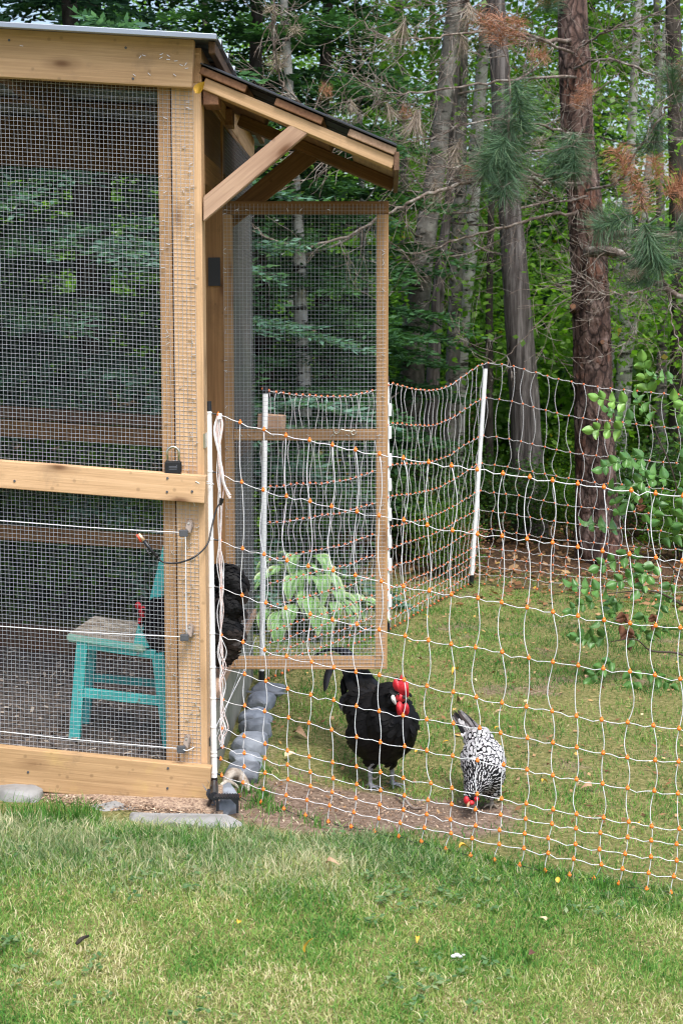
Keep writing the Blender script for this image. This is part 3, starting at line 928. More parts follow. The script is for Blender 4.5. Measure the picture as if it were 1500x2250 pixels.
def put_tree(name, x, y, crown_me, trunk_me, rot, sc, label, cat, group):
    z = float(gz(x, y))
    o = thing(name, (x, y, z), label, cat, group)
    M = Matrix.Translation((x, y, z)) @ Matrix.Rotation(rot, 4, 'Z') @ Matrix.Diagonal((sc, sc, sc, 1))
    for nm, me in (('crown', crown_me), ('trunk', trunk_me)):
        if me is not None: link(bpy.data.objects.new(nm, me), o, M)
    return o
FG = 'dark firs behind the coop'
firs = [(-2.55, 8.6, 2, 0.4, 1.0, 'blue green fir behind the far left end of the coop'),
        (-1.35, 8.35, 2, 2.1, 0.88, 'blue green fir seen through the coop mesh left of the corner post'),
        (-0.50, 10.0, 1, 1.0, 0.88, 'dark fir standing behind the coop awning'),
        (-0.12, 11.9, 1, 0.2, 0.95, 'dark fir seen through the upper part of the open door mesh'),
        (-1.7, 11.2, 0, 3.0, 1.15, 'tall dark fir rising above the coop roof'),
        (-3.6, 11.4, 1, 1.7, 1.2, 'tall dark fir rising beyond the left end of the roof'),
        (3.5, 13.4, 1, 4.0, .55, 'small dark fir among the birches right of the big pine'),
        (2.45, 16.5, 0, 5.2, 1.1, 'fir standing between the grey trunk and the big pine')]
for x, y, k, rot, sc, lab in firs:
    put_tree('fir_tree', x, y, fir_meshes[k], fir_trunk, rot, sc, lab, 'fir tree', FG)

# ---- broadleaf crowns: leaves clustered along twigs
def broad_crown(name, seed, n, center, radii, clumps, leaf=0.07, mat='leaf', crad=0.45, flat=0.5, tint0=0.5):
    r = np.random.default_rng(seed)
    cc = rand_unit(clumps, r) * (r.random((clumps, 1)) ** 0.45) * np.array(radii) + np.array(center)
    ct = r.normal(tint0, .16, clumps)
    k = r.integers(0, clumps, n)
    off = r.normal(size=(n, 3)) * crad * np.array([1, 1, flat])
    c = cc[k] + off
    d = unit(r.normal(size=(n, 3)) * np.array([1, 1, .45]) + np.array([0, 0, -.35]))
    w = unit(np.cross(d, unit(r.normal(size=(n, 3)) * .6 + np.array([0, -.3, 1.0]))))
    L = leaf * r.uniform(.6, 1.3, n)
    v, q = rhombs(c, d, w, L, L * 0.72)
    return np_mesh(name, v, q, None, [M_[mat]], np.repeat(np.clip(ct[k] + r.normal(0, .16, n), 0, 1), 4))
crA = broad_crown('leaf_crown', 21, 7000, (0, 0, 4.2), (2.0, 1.5, 2.0), 40, leaf=.058, crad=.27)
crB = broad_crown('leaf_crown', 22, 14000, (0, 0, 2.9), (1.9, 1.5, 2.3), 60, leaf=.052, mat='leaf_sunlit', crad=.36)
crC = broad_crown('leaf_crown', 23, 9000, (0, 0, 2.0), (1.5, 1.2, 1.7), 40, leaf=0.055, mat='leaf_sunlit')

def trunk_from_px(path, Y, sides=12, ext=2.6, seed=0, ground=True, jag=0.03):
    """path: (px, py, width px) from the top down; gives points and radii at distance Y"""
    P, Rr = [], []
    for px, py, w in path:
        a, b_ = at(px - w / 2, py, Y), at(px + w / 2, py, Y)
        P.append((a + b_) / 2)
        Rr.append((b_ - a).length / 2)
    d = (P[0] - P[1]).normalized()
    P = [P[0] + d * ext] + P
    Rr = [max(0.015, Rr[0] * 0.6)] + Rr
    last = P[-1]
    zg = float(gz(last.x, Y)) - 0.12
    if ground and last.z > zg + 0.02:
        d = (P[-1] - P[-2])
        k = (zg - last.z) / d.z if d.z < 0 else 0
        P.append(last + d * min(k, 3.0) if k else Vector((last.x, Y, zg)))
        P[-1].z = zg
        Rr.append(Rr[-1] * 1.18)
    S = spline(P, 7)
    rad = []
    for i in range(len(S)):
        t = i / 7
        j = min(int(t), len(Rr) - 2)
        rad.append(Rr[j] + (Rr[j + 1] - Rr[j]) * (t - j))
    v, f = tube(S, rad, sides)
    r = random.Random(seed)
    o2 = [Vector(p) for p in v]
    for i, p in enumerate(o2):
        c = S[min(i // sides, len(S) - 1)]
        nn = mnoise.noise(Vector((p.x * 9 + seed, p.y * 9, p.z * 4)))
        o2[i] = c + (p - c) * (1 + jag * 3 * nn)
    return o2, f, S, rad
TRUNKS = [
  # name, label, mat, Y, path, crown (mesh, dx, dy, scale)
  ('birch_tree', 'grey mottled birch trunk leaning left of the white birches', 'birch_grey', 12.6, [(985, 130, 36), (960, 350, 42), (940, 480, 46), (922, 640, 48), (905, 830, 52)], crA),
  ('slim_tree', 'slim brown trunk close right of the grey mottled birch', 'cedar', 13.0, [(1000, 150, 16), (988, 420, 20), (970, 560, 24), (958, 700, 28), (950, 840, 30)], None),
  ('birch_tree', 'mossy grey birch trunk just left of the white birch stem', 'birch_grey', 13.4, [(1015, 150, 24), (1010, 400, 27), (1003, 560, 30), (998, 700, 30), (993, 850, 32)], crB),
  ('birch_tree', 'white birch trunk behind the tall fence corner post', 'birch', 13.5, [(1062, 100, 26), (1047, 300, 30), (1038, 450, 30), (1033, 560, 30), (1022, 680, 24), (1012, 850, 26)], crA),
  ('sapling', 'thin dark straight trunk between the white birch and the grey trunk', 'dark_bark', 13.0, [(1088, 150, 11), (1080, 400, 14), (1075, 620, 15), (1074, 850, 18)], None),
  ('cedar_tree', 'grey brown furrowed trunk left of the big red pine', 'cedar', 11.6, [(1095, 120, 44), (1112, 380, 50), (1128, 560, 56), (1140, 720, 62), (1150, 860, 66), (1158, 1050, 74)], crB),
  ('birch_tree', 'dim grey trunk just right of the awning tip', 'birch_grey', 15.5, [(880, 200, 22), (885, 420, 24), (893, 620, 22), (897, 830, 24)], crA),
  ('birch_tree', 'white peeling birch trunk seen through the open door mesh', 'birch', 9.8, [(650, 420, 22), (658, 545, 26), (660, 690, 30), (668, 850, 30), (670, 1000, 34)], None),
  ('birch_tree', 'thin white birch stem seen beside the right door stile', 'birch', 12.5, [(795, 430, 14), (800, 600, 17), (803, 700, 18), (806, 900, 20)], None),
  ('birch_tree', 'white birch stem leaning right behind the big pine', 'birch', 13.6, [(1378, 380, 13), (1362, 560, 16), (1350, 680, 17), (1338, 800, 20), (1330, 950, 22)], None),
  ('birch_tree', 'white birch pair stem standing upright right of the big pine', 'birch', 12.8, [(1385, 330, 20), (1374, 560, 22), (1370, 720, 24), (1366, 850, 30), (1360, 1000, 34)], crC),
  ('birch_tree', 'white birch stem leaning away to the right of its pair', 'birch', 12.9, [(1425, 360, 16), (1400, 560, 20), (1392, 660, 20), (1380, 790, 20), (1372, 900, 22)], None),
  ('slim_tree', 'grey lichened trunk near the right edge of the wood', 'birch_grey', 13.2, [(1448, 380, 18), (1452, 600, 22), (1454, 740, 22), (1450, 900, 26)], crA),
  ('slim_tree', 'dark trunk cut by the right edge of the picture', 'dark_bark', 12.2, [(1478, 60, 34), (1486, 400, 36), (1492, 700, 40), (1490, 950, 44)], None),
  ('slim_tree', 'dark trunk standing behind the left birches', 'dark_bark', 17.0, [(950, 250, 14), (952, 600, 16), (955, 850, 18)], None),
]
for i, (nm, lab, mt, Y, path, cr) in enumerate(TRUNKS):
    v, f, S, rad = trunk_from_px(path, Y, seed=i * 3 + 1, ext=3.2 if cr else 2.2)
    base = S[-1]
    t = thing(nm, (base.x, base.y, base.z + 0.1), lab, 'tree', 'trunks at the edge of the wood')
    o = obj('trunk', v, f, M_[mt], t, smooth=True)
    # bare side branches
    rr_ = random.Random(i + 40)
    for k in range(5):
        j = rr_.randrange(4, len(S) - 8)
        a = rr_.uniform(0, 6.28)
        L = rr_.uniform(.3, .9)
        d = Vector((math.cos(a), math.sin(a) * .6, rr_.uniform(.1, .7)))
        pts = [S[j], S[j] + d * L * .5 + Vector((0, 0, -.03)), S[j] + d * L + Vector((0, 0, .06))]
        bv, bf = tube(spline(pts, 4), [0.011 - 0.001 * q for q in range(9)], 5)
        obj('branch', bv, bf, M_['twig' if mt != 'dark_bark' else mt], t, smooth=True)
    if cr is not None:
        top = S[max(0, len(S) // 4)]
        hi = cr is crA
        if cr is crC: top = top + Vector((.25, -3.2, 1.75))
        M = Matrix.Translation((top.x + (.35 if hi else 0), top.y + (.2 if hi else 2.8), base.z + (.95 if hi else .2))) @ Matrix.Rotation(i * 1.3, 4, 'Z') @ Matrix.Diagonal((1.05, 1.05, 1.0, 1))
        link(bpy.data.objects.new('crown', cr), t, M)

# ---- more broadleaf trees filling the wood behind
far_meshes = [crA, crB]
for i, (x, y, k, sc, lab) in enumerate([
        (1.2, 17.5, 1, 1.0, 'bright leafy tree behind the birch trunks'),
        (2.9, 18.5, 1, 1.0, 'bright leafy tree behind the gap beside the big pine'),
        (-1.6, 19.0, 1, 1.2, 'leafy tree deep in the wood above the coop roof')]):
    tv, tf = straight_trunk(4.5, 0.09, 0.03, seed=i)
    put_tree('leafy_tree', x, y, far_meshes[k], mesh_from('leafy_trunk', tv, tf, M_['dark_bark'], smooth=True), i * 0.8, sc, lab, 'tree', 'leafy trees deep in the wood')
# ---- understory shrubs
sh_me = [broad_crown('shrub_leaves', 31, 5200, (0, 0, .62), (.75, .6, .6), 34, leaf=.055, mat='under', crad=.2, flat=.6),
         broad_crown('shrub_leaves', 32, 5200, (0, 0, .75), (.7, .55, .75), 34, leaf=.05, mat='leaf', crad=.2, flat=.6, tint0=.35),
         broad_crown('shrub_leaves', 33, 4600, (0, 0, .55), (.8, .6, .5), 26, leaf=.07, mat='leaf_sunlit', crad=.2, flat=.5, tint0=.3)]
sh_me.append(broad_crown('shrub_leaves', 34, 3600, (0, 0, .5), (.75, .6, .5), 26, leaf=.06, mat='needle_rust', crad=.2, flat=.6, tint0=.2))
mbx = MB()
for k in range(9):
    a = k * 2.4
    mbx.tube(spline([(0.02 * math.cos(a), 0.02 * math.sin(a), -.05), (.15 * math.cos(a), .12 * math.sin(a), .35), (.42 * math.cos(a), .33 * math.sin(a), .85 + .04 * k)], 4), [.011, .010, .009, .008, .007, .006, .005, .004, .003], 5)
sh_stem = mesh_from('shrub_stems', mbx.v, mbx.f, M_['dark_bark'])
for i, (x, y, k, sc, lab) in enumerate([
        (-0.30, 9.1, 0, .6, 'low dark shrub behind the hosta at the coop corner'),
        (0.45, 10.2, 0, .55, 'dark shrub behind the near half of the far net'),
        (1.05, 11.2, 0, .55, 'dark shrub behind the far net corner post'),
        (1.95, 12.3, 1, .6, 'green shrub beyond the foot of the big pine'),
        (2.35, 11.4, 0, .6, 'dark shrub right of the pine foot behind the far net'),
        (3.1, 11.6, 0, .8, 'dark shrub by the right edge behind the far net'),
        (1.35, 14.3, 2, .8, 'bright shrub below the white birch trunks'),
        (2.2, 14.5, 2, 1.45, 'bright feathery shrub between the grey trunk and the pine'),
        (0.30, 13.8, 2, 1.0, 'leafy shrub seen beside the right door stile'),
        (3.6, 14.6, 1, 1.3, 'green shrub beyond the right hand birches'),
        (-2.3, 7.6, 1, .8, 'green shrub close behind the left end of the coop'),
        (-1.35, 7.6, 1, .75, 'green shrub close behind the coop near the turquoise chair'),
        (0.68, 10.0, 3, .27, 'rusty brown bush behind the far net left of its corner post'),
        (0.62, 9.5, 1, .34, 'low green bush at the foot of the far net near the door edge'),
        (1.62, 11.2, 1, .42, 'low green bush left of the pine foot'),
        (2.25, 10.5, 1, .40, 'low green bush right of the pine foot'),
        (-0.75, 7.9, 1, .5, 'green bush behind the coop corner post'),
        (0.9, 17.0, 1, 1.3, 'tall shrub deep in the wood behind the birches')]):
    put_tree('shrub', x, y, sh_me[k], sh_stem, i * 1.1, sc, lab, 'shrub', 'shrubs under the trees')
# ---- the far wood that reads as one mass
def far_wood():
    r = np.random.default_rng(77)
    n = 46000
    a = r.uniform(-0.42, 0.46, n)
    dist = r.uniform(23, 36, n)
    x, y = dist * np.sin(a) * 1.4, dist * np.cos(a)
    hmax = 2.3 + 2.2 * vnoise(x, y * 0, .45) - .6 * np.clip((x - 4) / 6, 0, 1)
    z = gz(x, y) + hmax * r.random(n) ** 1.0
    keep = fbm(x, z * 1.2, .55) > 0.34
    c = np.stack([x, y, z], -1)[keep]
    m = len(c)
    d = unit(r.normal(size=(m, 3)))
    w = unit(np.cross(d, rand_unit(m, r)))
    L = r.uniform(.12, .34, m)
    v, q = rhombs(c, d, w, L, L * .7)
    me = np_mesh('far_wood', v, q, None, [M_['leaf_sunlit']], np.repeat(np.clip(r.normal(.45, .2, m) - .25 * (fbm(c[:, 0], c[:, 2], .8) < .45), 0, 1), 4))
    o = link(bpy.data.objects.new('far_wood', me))
    tag(o, 'distant leafy wood seen in the gaps between the trunks', 'wood', kind='stuff')
far_wood()

# ---- the big red pine with its dead limbs
PY = 10.4
v, f, S, rad = trunk_from_px([(1256, 0, 66), (1262, 150, 68), (1268, 300, 68), (1282, 430, 72), (1292, 560, 78), (1298, 700, 80), (1302, 850, 82), (1308, 1050, 86), (1315, 1235, 104)], PY, sides=26, seed=9, ext=3.5, ground=False, jag=0.035)
pb = S[-1]
pine = thing('pine_tree', pb, 'big red barked pine with bare drooping limbs and rusty needles', 'tree')
trunk = obj('trunk', v, f, M_['pine_bark'], pine, smooth=True)
# bark plates standing proud of the trunk
def plates():
    r = np.random.default_rng(4)
    V, Q, T = [], [], []
    Sa = np.array([tuple(p) for p in S])
    for _ in range(1500):
        t = r.uniform(0.12, 1) * (len(S) - 1.001)
        i = int(t)
        c = Sa[i] + (Sa[i + 1] - Sa[i]) * (t - i)
        rr = rad[i]
        a = r.uniform(0, 2 * math.pi)
        hw, hh = r.uniform(.10, .26), r.uniform(.018, .07)
        n0 = len(V)
        k = 5
        for s_, o_ in ((1.0, .99), (.62, 1.03 + r.uniform(0, .035))):
            for e in range(k):
                th = 2 * math.pi * e / k + r.uniform(-.25, .25)
                aa = a + hw * s_ * math.cos(th)
                V.append((c[0] + rr * o_ * math.cos(aa), c[1] + rr * o_ * math.sin(aa), c[2] + hh * s_ * math.sin(th)))
        for e in range(k):
            e2 = (e + 1) % k
            Q.append((n0 + e, n0 + e2, n0 + k + e2, n0 + k + e))
        Q.append(tuple(n0 + k + e for e in range(k)))
    return V, Q
pv, pf = plates()
o = obj('bark_plates', pv, pf, M_['pine_bark'], pine)
o['kind'] = 'stuff'
# sawn stubs
for px, py, w, tilt in ((1258, 675, 15, -.4), (1319, 753, 12, 0.3)):
    c = at(px, py, PY - 0.13)
    d = Vector((tilt * .5, -1, .15)).normalized()
    rr = w / 2 / 330
    v, f = tube([c + d * -.12, c + d * .03], [rr * 1.25, rr], 10)
    st_ = obj('sawn_stub', v, f, M_['pine_bark'], pine)
    v, f = tube([c + d * .0302, c + d * .032], [rr * .8, rr * .75], 10)
    obj('cut_face', v, f, M_['lumber_red'], st_)
# limbs
BR = random.Random(12)
def limb(name, path, r0, r1, twigs=8, mat='twig', seed=0, droop=-0.4, tl=(0.15, 0.5)):
    P = [at(px, py, Y) for px, py, Y in path]
    S_ = spline(P, 6)
    n = len(S_)
    r = random.Random(seed)
    S_ = [p + Vector((r.gauss(0, .006), r.gauss(0, .006), r.gauss(0, .006))) for p in S_]
    if r0 < .03: r0, r1 = r0 * .62, r1 * .7
    v, f = tube(S_, [r0 + (r1 - r0) * i / (n - 1) for i in range(n)], 7)
    mb = MB().add(v, f)
    def twig(p, d, L, rad_, depth):
        pts = [p]
        q = d.copy()
        m = 5
        for k in range(m):
            q = (q + Vector((r.gauss(0, .16), r.gauss(0, .16), r.gauss(0.03, .2) + (0.10 if k > 2 else droop * 0.18)))).normalized()
            pts.append(pts[-1] + q * (L / m))
        mb.tube(spline(pts, 2), [max(.0012, rad_ * (1 - 0.75 * i / (2 * m))) for i in range(2 * m + 1)], 4)
        if depth:
            for k in range(r.randint(1, 3)):
                j = r.randint(1, m)
                dd = (q + Vector((r.gauss(0, .7), r.gauss(0, .5), r.gauss(-.1, .5)))).normalized()
                twig(pts[j], dd, L * r.uniform(.35, .7), rad_ * .6, depth - 1)
    for k in range(int(twigs * 3)):
        j = r.randrange(2, n)
        dd = (S_[min(j + 1, n - 1)] - S_[j - 1]).normalized() * .6 + Vector((r.gauss(0, .55), r.gauss(0, .45), r.gauss(-.15, .55)))
        twig(S_[j], dd.normalized(), r.uniform(*tl), min(.0042, max(.0022, r1 * r.uniform(.5, .9))), 2)
    return mb.build(name, M_[mat], pine, smooth=True), S_
LIMBS = [
  ([(1262, 405, 10.3), (1190, 400, 9.9), (1110, 378, 9.6), (1010, 405, 9.4), (930, 432, 9.3), (860, 465, 9.3), (760, 518, 9.3), (650, 542, 9.2), (575, 512, 9.2), (525, 478, 9.2)], .024, .006, 11),
  ([(1270, 470, 10.3), (1180, 478, 10.2), (1090, 505, 10.1), (1010, 525, 10.1), (930, 555, 10.0), (870, 552, 10.0)], .018, .005, 9),
  ([(1250, 90, 10.3), (1160, 85, 10.0), (1065, 40, 9.6), (1020, -10, 9.4)], .022, .010, 9),
  ([(1255, 115, 10.3), (1150, 75, 9.7), (1050, 72, 9.4), (960, 80, 9.2), (860, 85, 9.1), (790, 45, 9.1)], .016, .004, 12),
  ([(1260, 170, 10.3), (1130, 175, 9.8), (1010, 190, 9.6), (900, 205, 9.4), (810, 190, 9.3), (770, 150, 9.3)], .015, .004, 10),
  ([(1268, 300, 10.3), (1180, 275, 9.9), (1050, 265, 9.7), (930, 310, 9.5), (850, 305, 9.4)], .014, .004, 10),
  ([(1275, 360, 10.3), (1200, 330, 9.8), (1130, 345, 9.5), (1060, 350, 9.4), (980, 370, 9.3), (900, 352, 9.3)], .015, .003, 12),
  ([(1280, 405, 10.2), (1200, 395, 9.5), (1140, 355, 9.3), (1118, 300, 9.2), (1120, 180, 9.2), (1100, 95, 9.2)], .016, .006, 6),
  ([(1285, 420, 10.2), (1360, 395, 9.8), (1420, 300, 9.6), (1470, 230, 9.5), (1500, 165, 9.5)], .016, .006, 8),
  ([(1262, 150, 10.3), (1330, 130, 9.9), (1400, 150, 9.8), (1480, 175, 9.7), (1560, 170, 9.7)], .014, .006, 10),
  ([(1265, 110, 10.3), (1330, 70, 9.9), (1420, 40, 9.8), (1520, -20, 9.7)], .013, .005, 8),
  ([(1290, 555, 10.25), (1335, 552, 9.9), (1380, 568, 9.7), (1410, 600, 9.55), (1470, 640, 9.4), (1540, 660, 9.3)], .036, .012, 12),
  ([(1315, 525, 10.4), (1360, 515, 10.3), (1405, 512, 10.2), (1460, 520, 10.1), (1540, 505, 10.0)], .034, .016, 9),
  ([(1470, 640, 9.4), (1462, 620, 9.4), (1428, 545, 9.35), (1425, 500, 9.35), (1410, 440, 9.3), (1412, 405, 9.3)], .014, .006, 3),
  ([(1462, 635, 9.4), (1400, 640, 9.3), (1330, 648, 9.3), (1290, 620, 9.3), (1250, 590, 9.3)], .009, .003, 8),
  ([(1466, 642, 9.4), (1480, 720, 9.35), (1505, 790, 9.3)], .009, .004, 3),
  ([(1350, 640, 9.4), (1270, 645, 9.4), (1200, 690, 9.4), (1120, 775, 9.4), (1070, 795, 9.4), (1035, 775, 9.4)], .006, .002, 3),
  ([(1290, 430, 10.2), (1230, 440, 9.8), (1150, 395, 9.5), (1030, 400, 9.4), (960, 385, 9.4)], .012, .004, 11),
  ([(720, 292, 9.0), (650, 220, 9.0), (612, 165, 9.0), (604, 90, 9.0), (600, -20, 9.0)], .011, .008, 7),
  ([(860, 352, 9.2), (780, 320, 9.1), (720, 292, 9.0)], .013, .011, 4),
]
limbS = []
for i, (path, r0, r1, tw) in enumerate(LIMBS):
    o, S_ = limb('branch', path, r0, r1, tw, seed=100 + i)
    limbS.append(S_)
# needle tufts: each a part of the pine
def tuft_mesh(name, seed, mat, n=150, L=.13, axis=.16, spread=.9, droop=0.0, wid=.0022):
    r = np.random.default_rng(seed)
    t = r.random(n)
    c = np.stack([np.zeros(n), np.zeros(n), t * axis], -1) + r.normal(0, .003, (n, 3))
    a = r.uniform(0, 6.283, n)
    el = r.normal(.40, .3, n) if spread > .5 else r.normal(1.1, .2, n)
    d = np.stack([np.cos(a) * np.cos(el), np.sin(a) * np.cos(el), np.sin(el)], -1)
    ll = L * r.uniform(.7, 1.15, n)
    mid = c + d * (ll * .55)[:, None]
    d2 = unit(d + np.array([0, 0, -droop]) + r.normal(0, .12, (n, 3)))
    tip = mid + d2 * (ll * .45)[:, None]
    w = unit(np.cross(d, rand_unit(n, r))) * wid / 2
    V = np.stack([c - w, c + w, mid + w, mid - w, tip], 1).reshape(-1, 3)
    b = np.arange(n) * 5
    q = np.stack([b, b + 1, b + 2, b + 3], -1)
    tr = np.stack([b + 3, b + 2, b + 4], -1)
    return np_mesh(name, V, q, tr, [M_[mat]], np.repeat(np.clip(r.normal(.5, .22, n), 0, 1), 5))
tm = {'g': tuft_mesh('green_tuft', 1, 'needle_green', 620, .19, .26), 'r': tuft_mesh('rusty_tuft', 2, 'needle_rust', 210, .13, .14, droop=.5, wid=.0020),
      'd': tuft_mesh('dead_tuft', 3, 'needle_dead', 80, .12, .05, droop=1.2), 'h': tuft_mesh('hanging_tuft', 4, 'needle_dead', 90, .15, .06, .3, 0.3)}
TUFTS = [('g', 1120, 260, 9.2, 180, 1.15), ('g', 1118, 330, 9.2, 175, 1.0), ('g', 1130, 175, 9.2, 170, 1.05), ('g', 1112, 300, 9.15, 200, .95), ('r', 1098, 105, 9.2, -10, 1.15), ('r', 1088, 70, 9.2, -60, 1.0), ('r', 1120, 90, 9.2, 20, .9), ('r', 1160, 125, 9.25, 70, .75),
         ('g', 1258, 290, 9.4, 160, .95), ('g', 1245, 315, 9.4, 200, .85), ('r', 1265, 240, 9.4, 10, .55), ('d', 1270, 330, 9.4, 170, .9),
         ('r', 1375, 385, 9.3, -40, 1.15), ('r', 1405, 400, 9.3, 175, 1.1), ('r', 1385, 365, 9.3, 170, .9), ('r', 1460, 430, 9.3, 60, 1.1), ('r', 1440, 395, 9.3, -20, .9), ('r', 1490, 425, 9.3, 120, 1.0),
         ('g', 1412, 490, 9.3, 150, 1.1), ('g', 1425, 520, 9.35, 200, 1.05), ('g', 1390, 470, 9.3, -120, .9), ('g', 1480, 500, 9.4, 110, 1.0), ('d', 1405, 580, 9.4, 180, .9),
         ('g', 1480, 230, 9.5, 20, .8), ('r', 1492, 190, 9.5, 30, .9), ('d', 1495, 160, 9.5, 60, 1.0), ('g', 1450, 260, 9.6, 200, .8),
         ('h', 925, 235, 9.3, 180, 1.3), ('h', 915, 240, 9.3, 195, 1.0), ('h', 890, 35, 9.1, 185, 1.2), ('h', 1010, 70, 9.3, 175, 1.0), ('h', 1015, 300, 9.4, 195, 1.2), ('h', 1000, 330, 9.4, 185, .9), ('h', 955, 390, 9.4, 170, 1.0),
         ('d', 604, 115, 9.0, 180, 1.0), ('d', 606, 130, 9.0, 160, .9), ('d', 650, 55, 9.0, 190, .8), ('r', 700, 200, 9.1, 90, .5), ('h', 770, 215, 9.2, 190, .7), ('h', 850, 225, 9.2, 170, .8), ('d', 600, 10, 9.0, 200, .8),
         ('r', 1020, 360, 9.4, 150, .6), ('r', 1120, 355, 9.3, 30, .6), ('d', 1180, 300, 9.5, 170, .7), ('r', 905, 255, 9.3, -60, .5), ('d', 1395, 590, 9.3, 185, .8), ('r', 1280, 185, 9.6, 160, .6), ('g', 1200, 30, 9.6, 30, .7), ('r', 1210, 15, 9.6, -20, .8), ('d', 1045, 340, 9.4, 150, .8), ('h', 1030, 5, 9.2, 180, 1.0), ('d', 1340, 395, 9.5, 100, .7)]
for i, (k, px, py, Y, deg, sc) in enumerate(TUFTS):
    p = at(px, py, Y)
    M = Matrix.Translation(p) @ Matrix.Rotation(R(deg), 4, 'Y') @ Matrix.Rotation(i * 1.7, 4, 'Z') @ Matrix.Rotation(R((i * 37) % 50 - 25), 4, 'X') @ Matrix.Diagonal((sc, sc, sc, 1))
    o = link(bpy.data.objects.new('needle_tuft', tm[k]), pine, M)
    o['label'] = {'g': 'green needle tuft', 'r': 'rust coloured dead needle tuft', 'd': 'pale dried needle tuft', 'h': 'hanging clump of pale dried needles'}[k]

# ---- hosta by the far net
M_['hosta'] = simple('hosta_leaf', (0.15, 0.30, 0.085), 0.45, vary=0.12, scale=25, c2=(0.10, 0.22, 0.06))
M_['hosta_rim'] = simple('hosta_rim', (0.36, 0.46, 0.22), 0.5, vary=0.06, scale=25)
M_['stem_green'] = simple('stem_green', (0.12, 0.20, 0.05), 0.5)
def broadleaf(L, Wd, arch=.35, cup=.22, nt=9, ns=6, tipw=1.0):
    """a leaf blade along +X; returns verts, faces and which faces are rim"""
    v, f, m = [], [], []
    for i in range(nt + 1):
        t = i / nt
        w = Wd / 2 * (math.sin(math.pi * min(1, t ** .72)) ** .8) * (1 - .15 * t)
        if i == nt: w = 0.0005
        x = L * (t - .12 * arch * t * t)
        z = L * (arch * t * (1 - t) * 1.2 - arch * .75 * t * t)
        for j in range(ns + 1):
            s = j / ns * 2 - 1
            v.append((x, s * w, z + cup * abs(s) ** 1.4 * w - .004 * math.cos(s * 9)))
    for i in range(nt):
        for j in range(ns):
            a = i * (ns + 1) + j
            f.append((a, a + ns + 1, a + ns + 2, a + 1))
            m.append(1 if j in (0, ns - 1) or i == nt - 1 else 0)
    return v, f, m
hme = []
for L, Wd, ar in ((.17, .11, .5), (.15, .105, .75), (.19, .115, .35)):
    # narrow rim strips: the outer columns of faces are the pale margin
    v, f, m = broadleaf(L, Wd, ar, ns=16)
    hme.append(mesh_from('hosta_leaf', v, f, [M_['hosta'], M_['hosta_rim']], m, True))
hp = Vector((-0.20, 7.62, float(gz(-0.20, 7.62))))
hosta = thing('hosta_plant', hp, 'hosta with broad green leaves edged in cream behind the open door', 'plant')
hr = random.Random(5)
for i in range(66):
    a = -math.pi / 2 + hr.uniform(-2.2, 2.2) if i % 4 else hr.uniform(0, 6.28)
    lvl = hr.random()
    reach = .05 + .27 * (1 - lvl) + hr.uniform(-.03, .03)
    h = .12 + .25 * lvl + hr.uniform(-.03, .03)
    tip = hp + Vector((math.cos(a) * reach * .95, math.sin(a) * reach * .8, h))
    v, f = tube(spline([hp + Vector((math.cos(a) * .02, math.sin(a) * .02, -.02)), hp + Vector((math.cos(a) * reach * .5, math.sin(a) * reach * .4, h * .8)), tip], 4), .0035, 5)
    o = obj('leaf_stalk', v, f, M_['stem_green'], hosta, smooth=True)
    M = Matrix.Translation(tip) @ Matrix.Rotation(a + hr.uniform(-.3, .3), 4, 'Z') @ Matrix.Rotation(R(hr.uniform(15, 55) * (1.15 - lvl * .5)), 4, 'Y') @ Matrix.Diagonal((1, 1, 1, 1)) @ Matrix.Scale(hr.uniform(.72, 1.02), 4)
    link(bpy.data.objects.new('leaf', hme[i % 3]), hosta, M)

# ---- rose bush at the right edge
M_['rose_leaf'] = simple('rose_leaf', (0.095, 0.22, 0.045), 0.4, vary=0.2, scale=14, c2=(0.045, 0.135, 0.035))
M_['rose_young'] = simple('rose_young', (0.17, 0.33, 0.06), 0.4, vary=0.15, scale=14, c2=(0.11, 0.25, 0.045))
M_['rose_dead'] = simple('rose_dead', (0.16, 0.06, 0.025), 0.7, vary=0.3, scale=30, c2=(0.07, 0.025, 0.012))
M_['rose_stem'] = simple('rose_stem', (0.07, 0.05, 0.035), 0.7)
def compound_leaf(name, seed, mat, nl=7, L=.17):
    r = random.Random(seed)
    mb = MB()
    mb.tube(spline([(0, 0, 0), (L * .5, 0, .012), (L, 0, -.01)], 4), [.0014] * 9, 4)
    def leaflet(c, ang, ll):
        v, f, _ = broadleaf(ll, ll * .74, r.uniform(.1, .5), .3, 6, 4)
        M = Matrix.Translation(c) @ Matrix.Rotation(ang, 4, 'Z') @ Matrix.Rotation(r.uniform(-.35, .35), 4, 'X') @ Matrix.Rotation(r.uniform(-.1, .4), 4, 'Y')
        mb.add([M @ Vector(p) for p in v], f)
    leaflet((L, 0, -.01), 0, .058)
    for k in range((nl - 1) // 2):
        x = L * (.3 + .28 * k)
        for s in (-1, 1):
            leaflet((x, 0, .008), s * R(58), .056 - .004 * k + r.uniform(-.006, .006))
    return mesh_from(name, mb.v, mb.f, M_[mat], smooth=True)
rl = [compound_leaf('rose_leaf', 1, 'rose_leaf'), compound_leaf('rose_leaf', 2, 'rose_leaf'), compound_leaf('rose_leaf', 3, 'rose_young'), compound_leaf('rose_leaf', 4, 'rose_dead', 5, .09)]
RY = 6.9
rb = gnd(1545, 1500)
rose = thing('rose_bush', rb, 'leafy rose bush reaching in from the right edge across the net', 'bush')
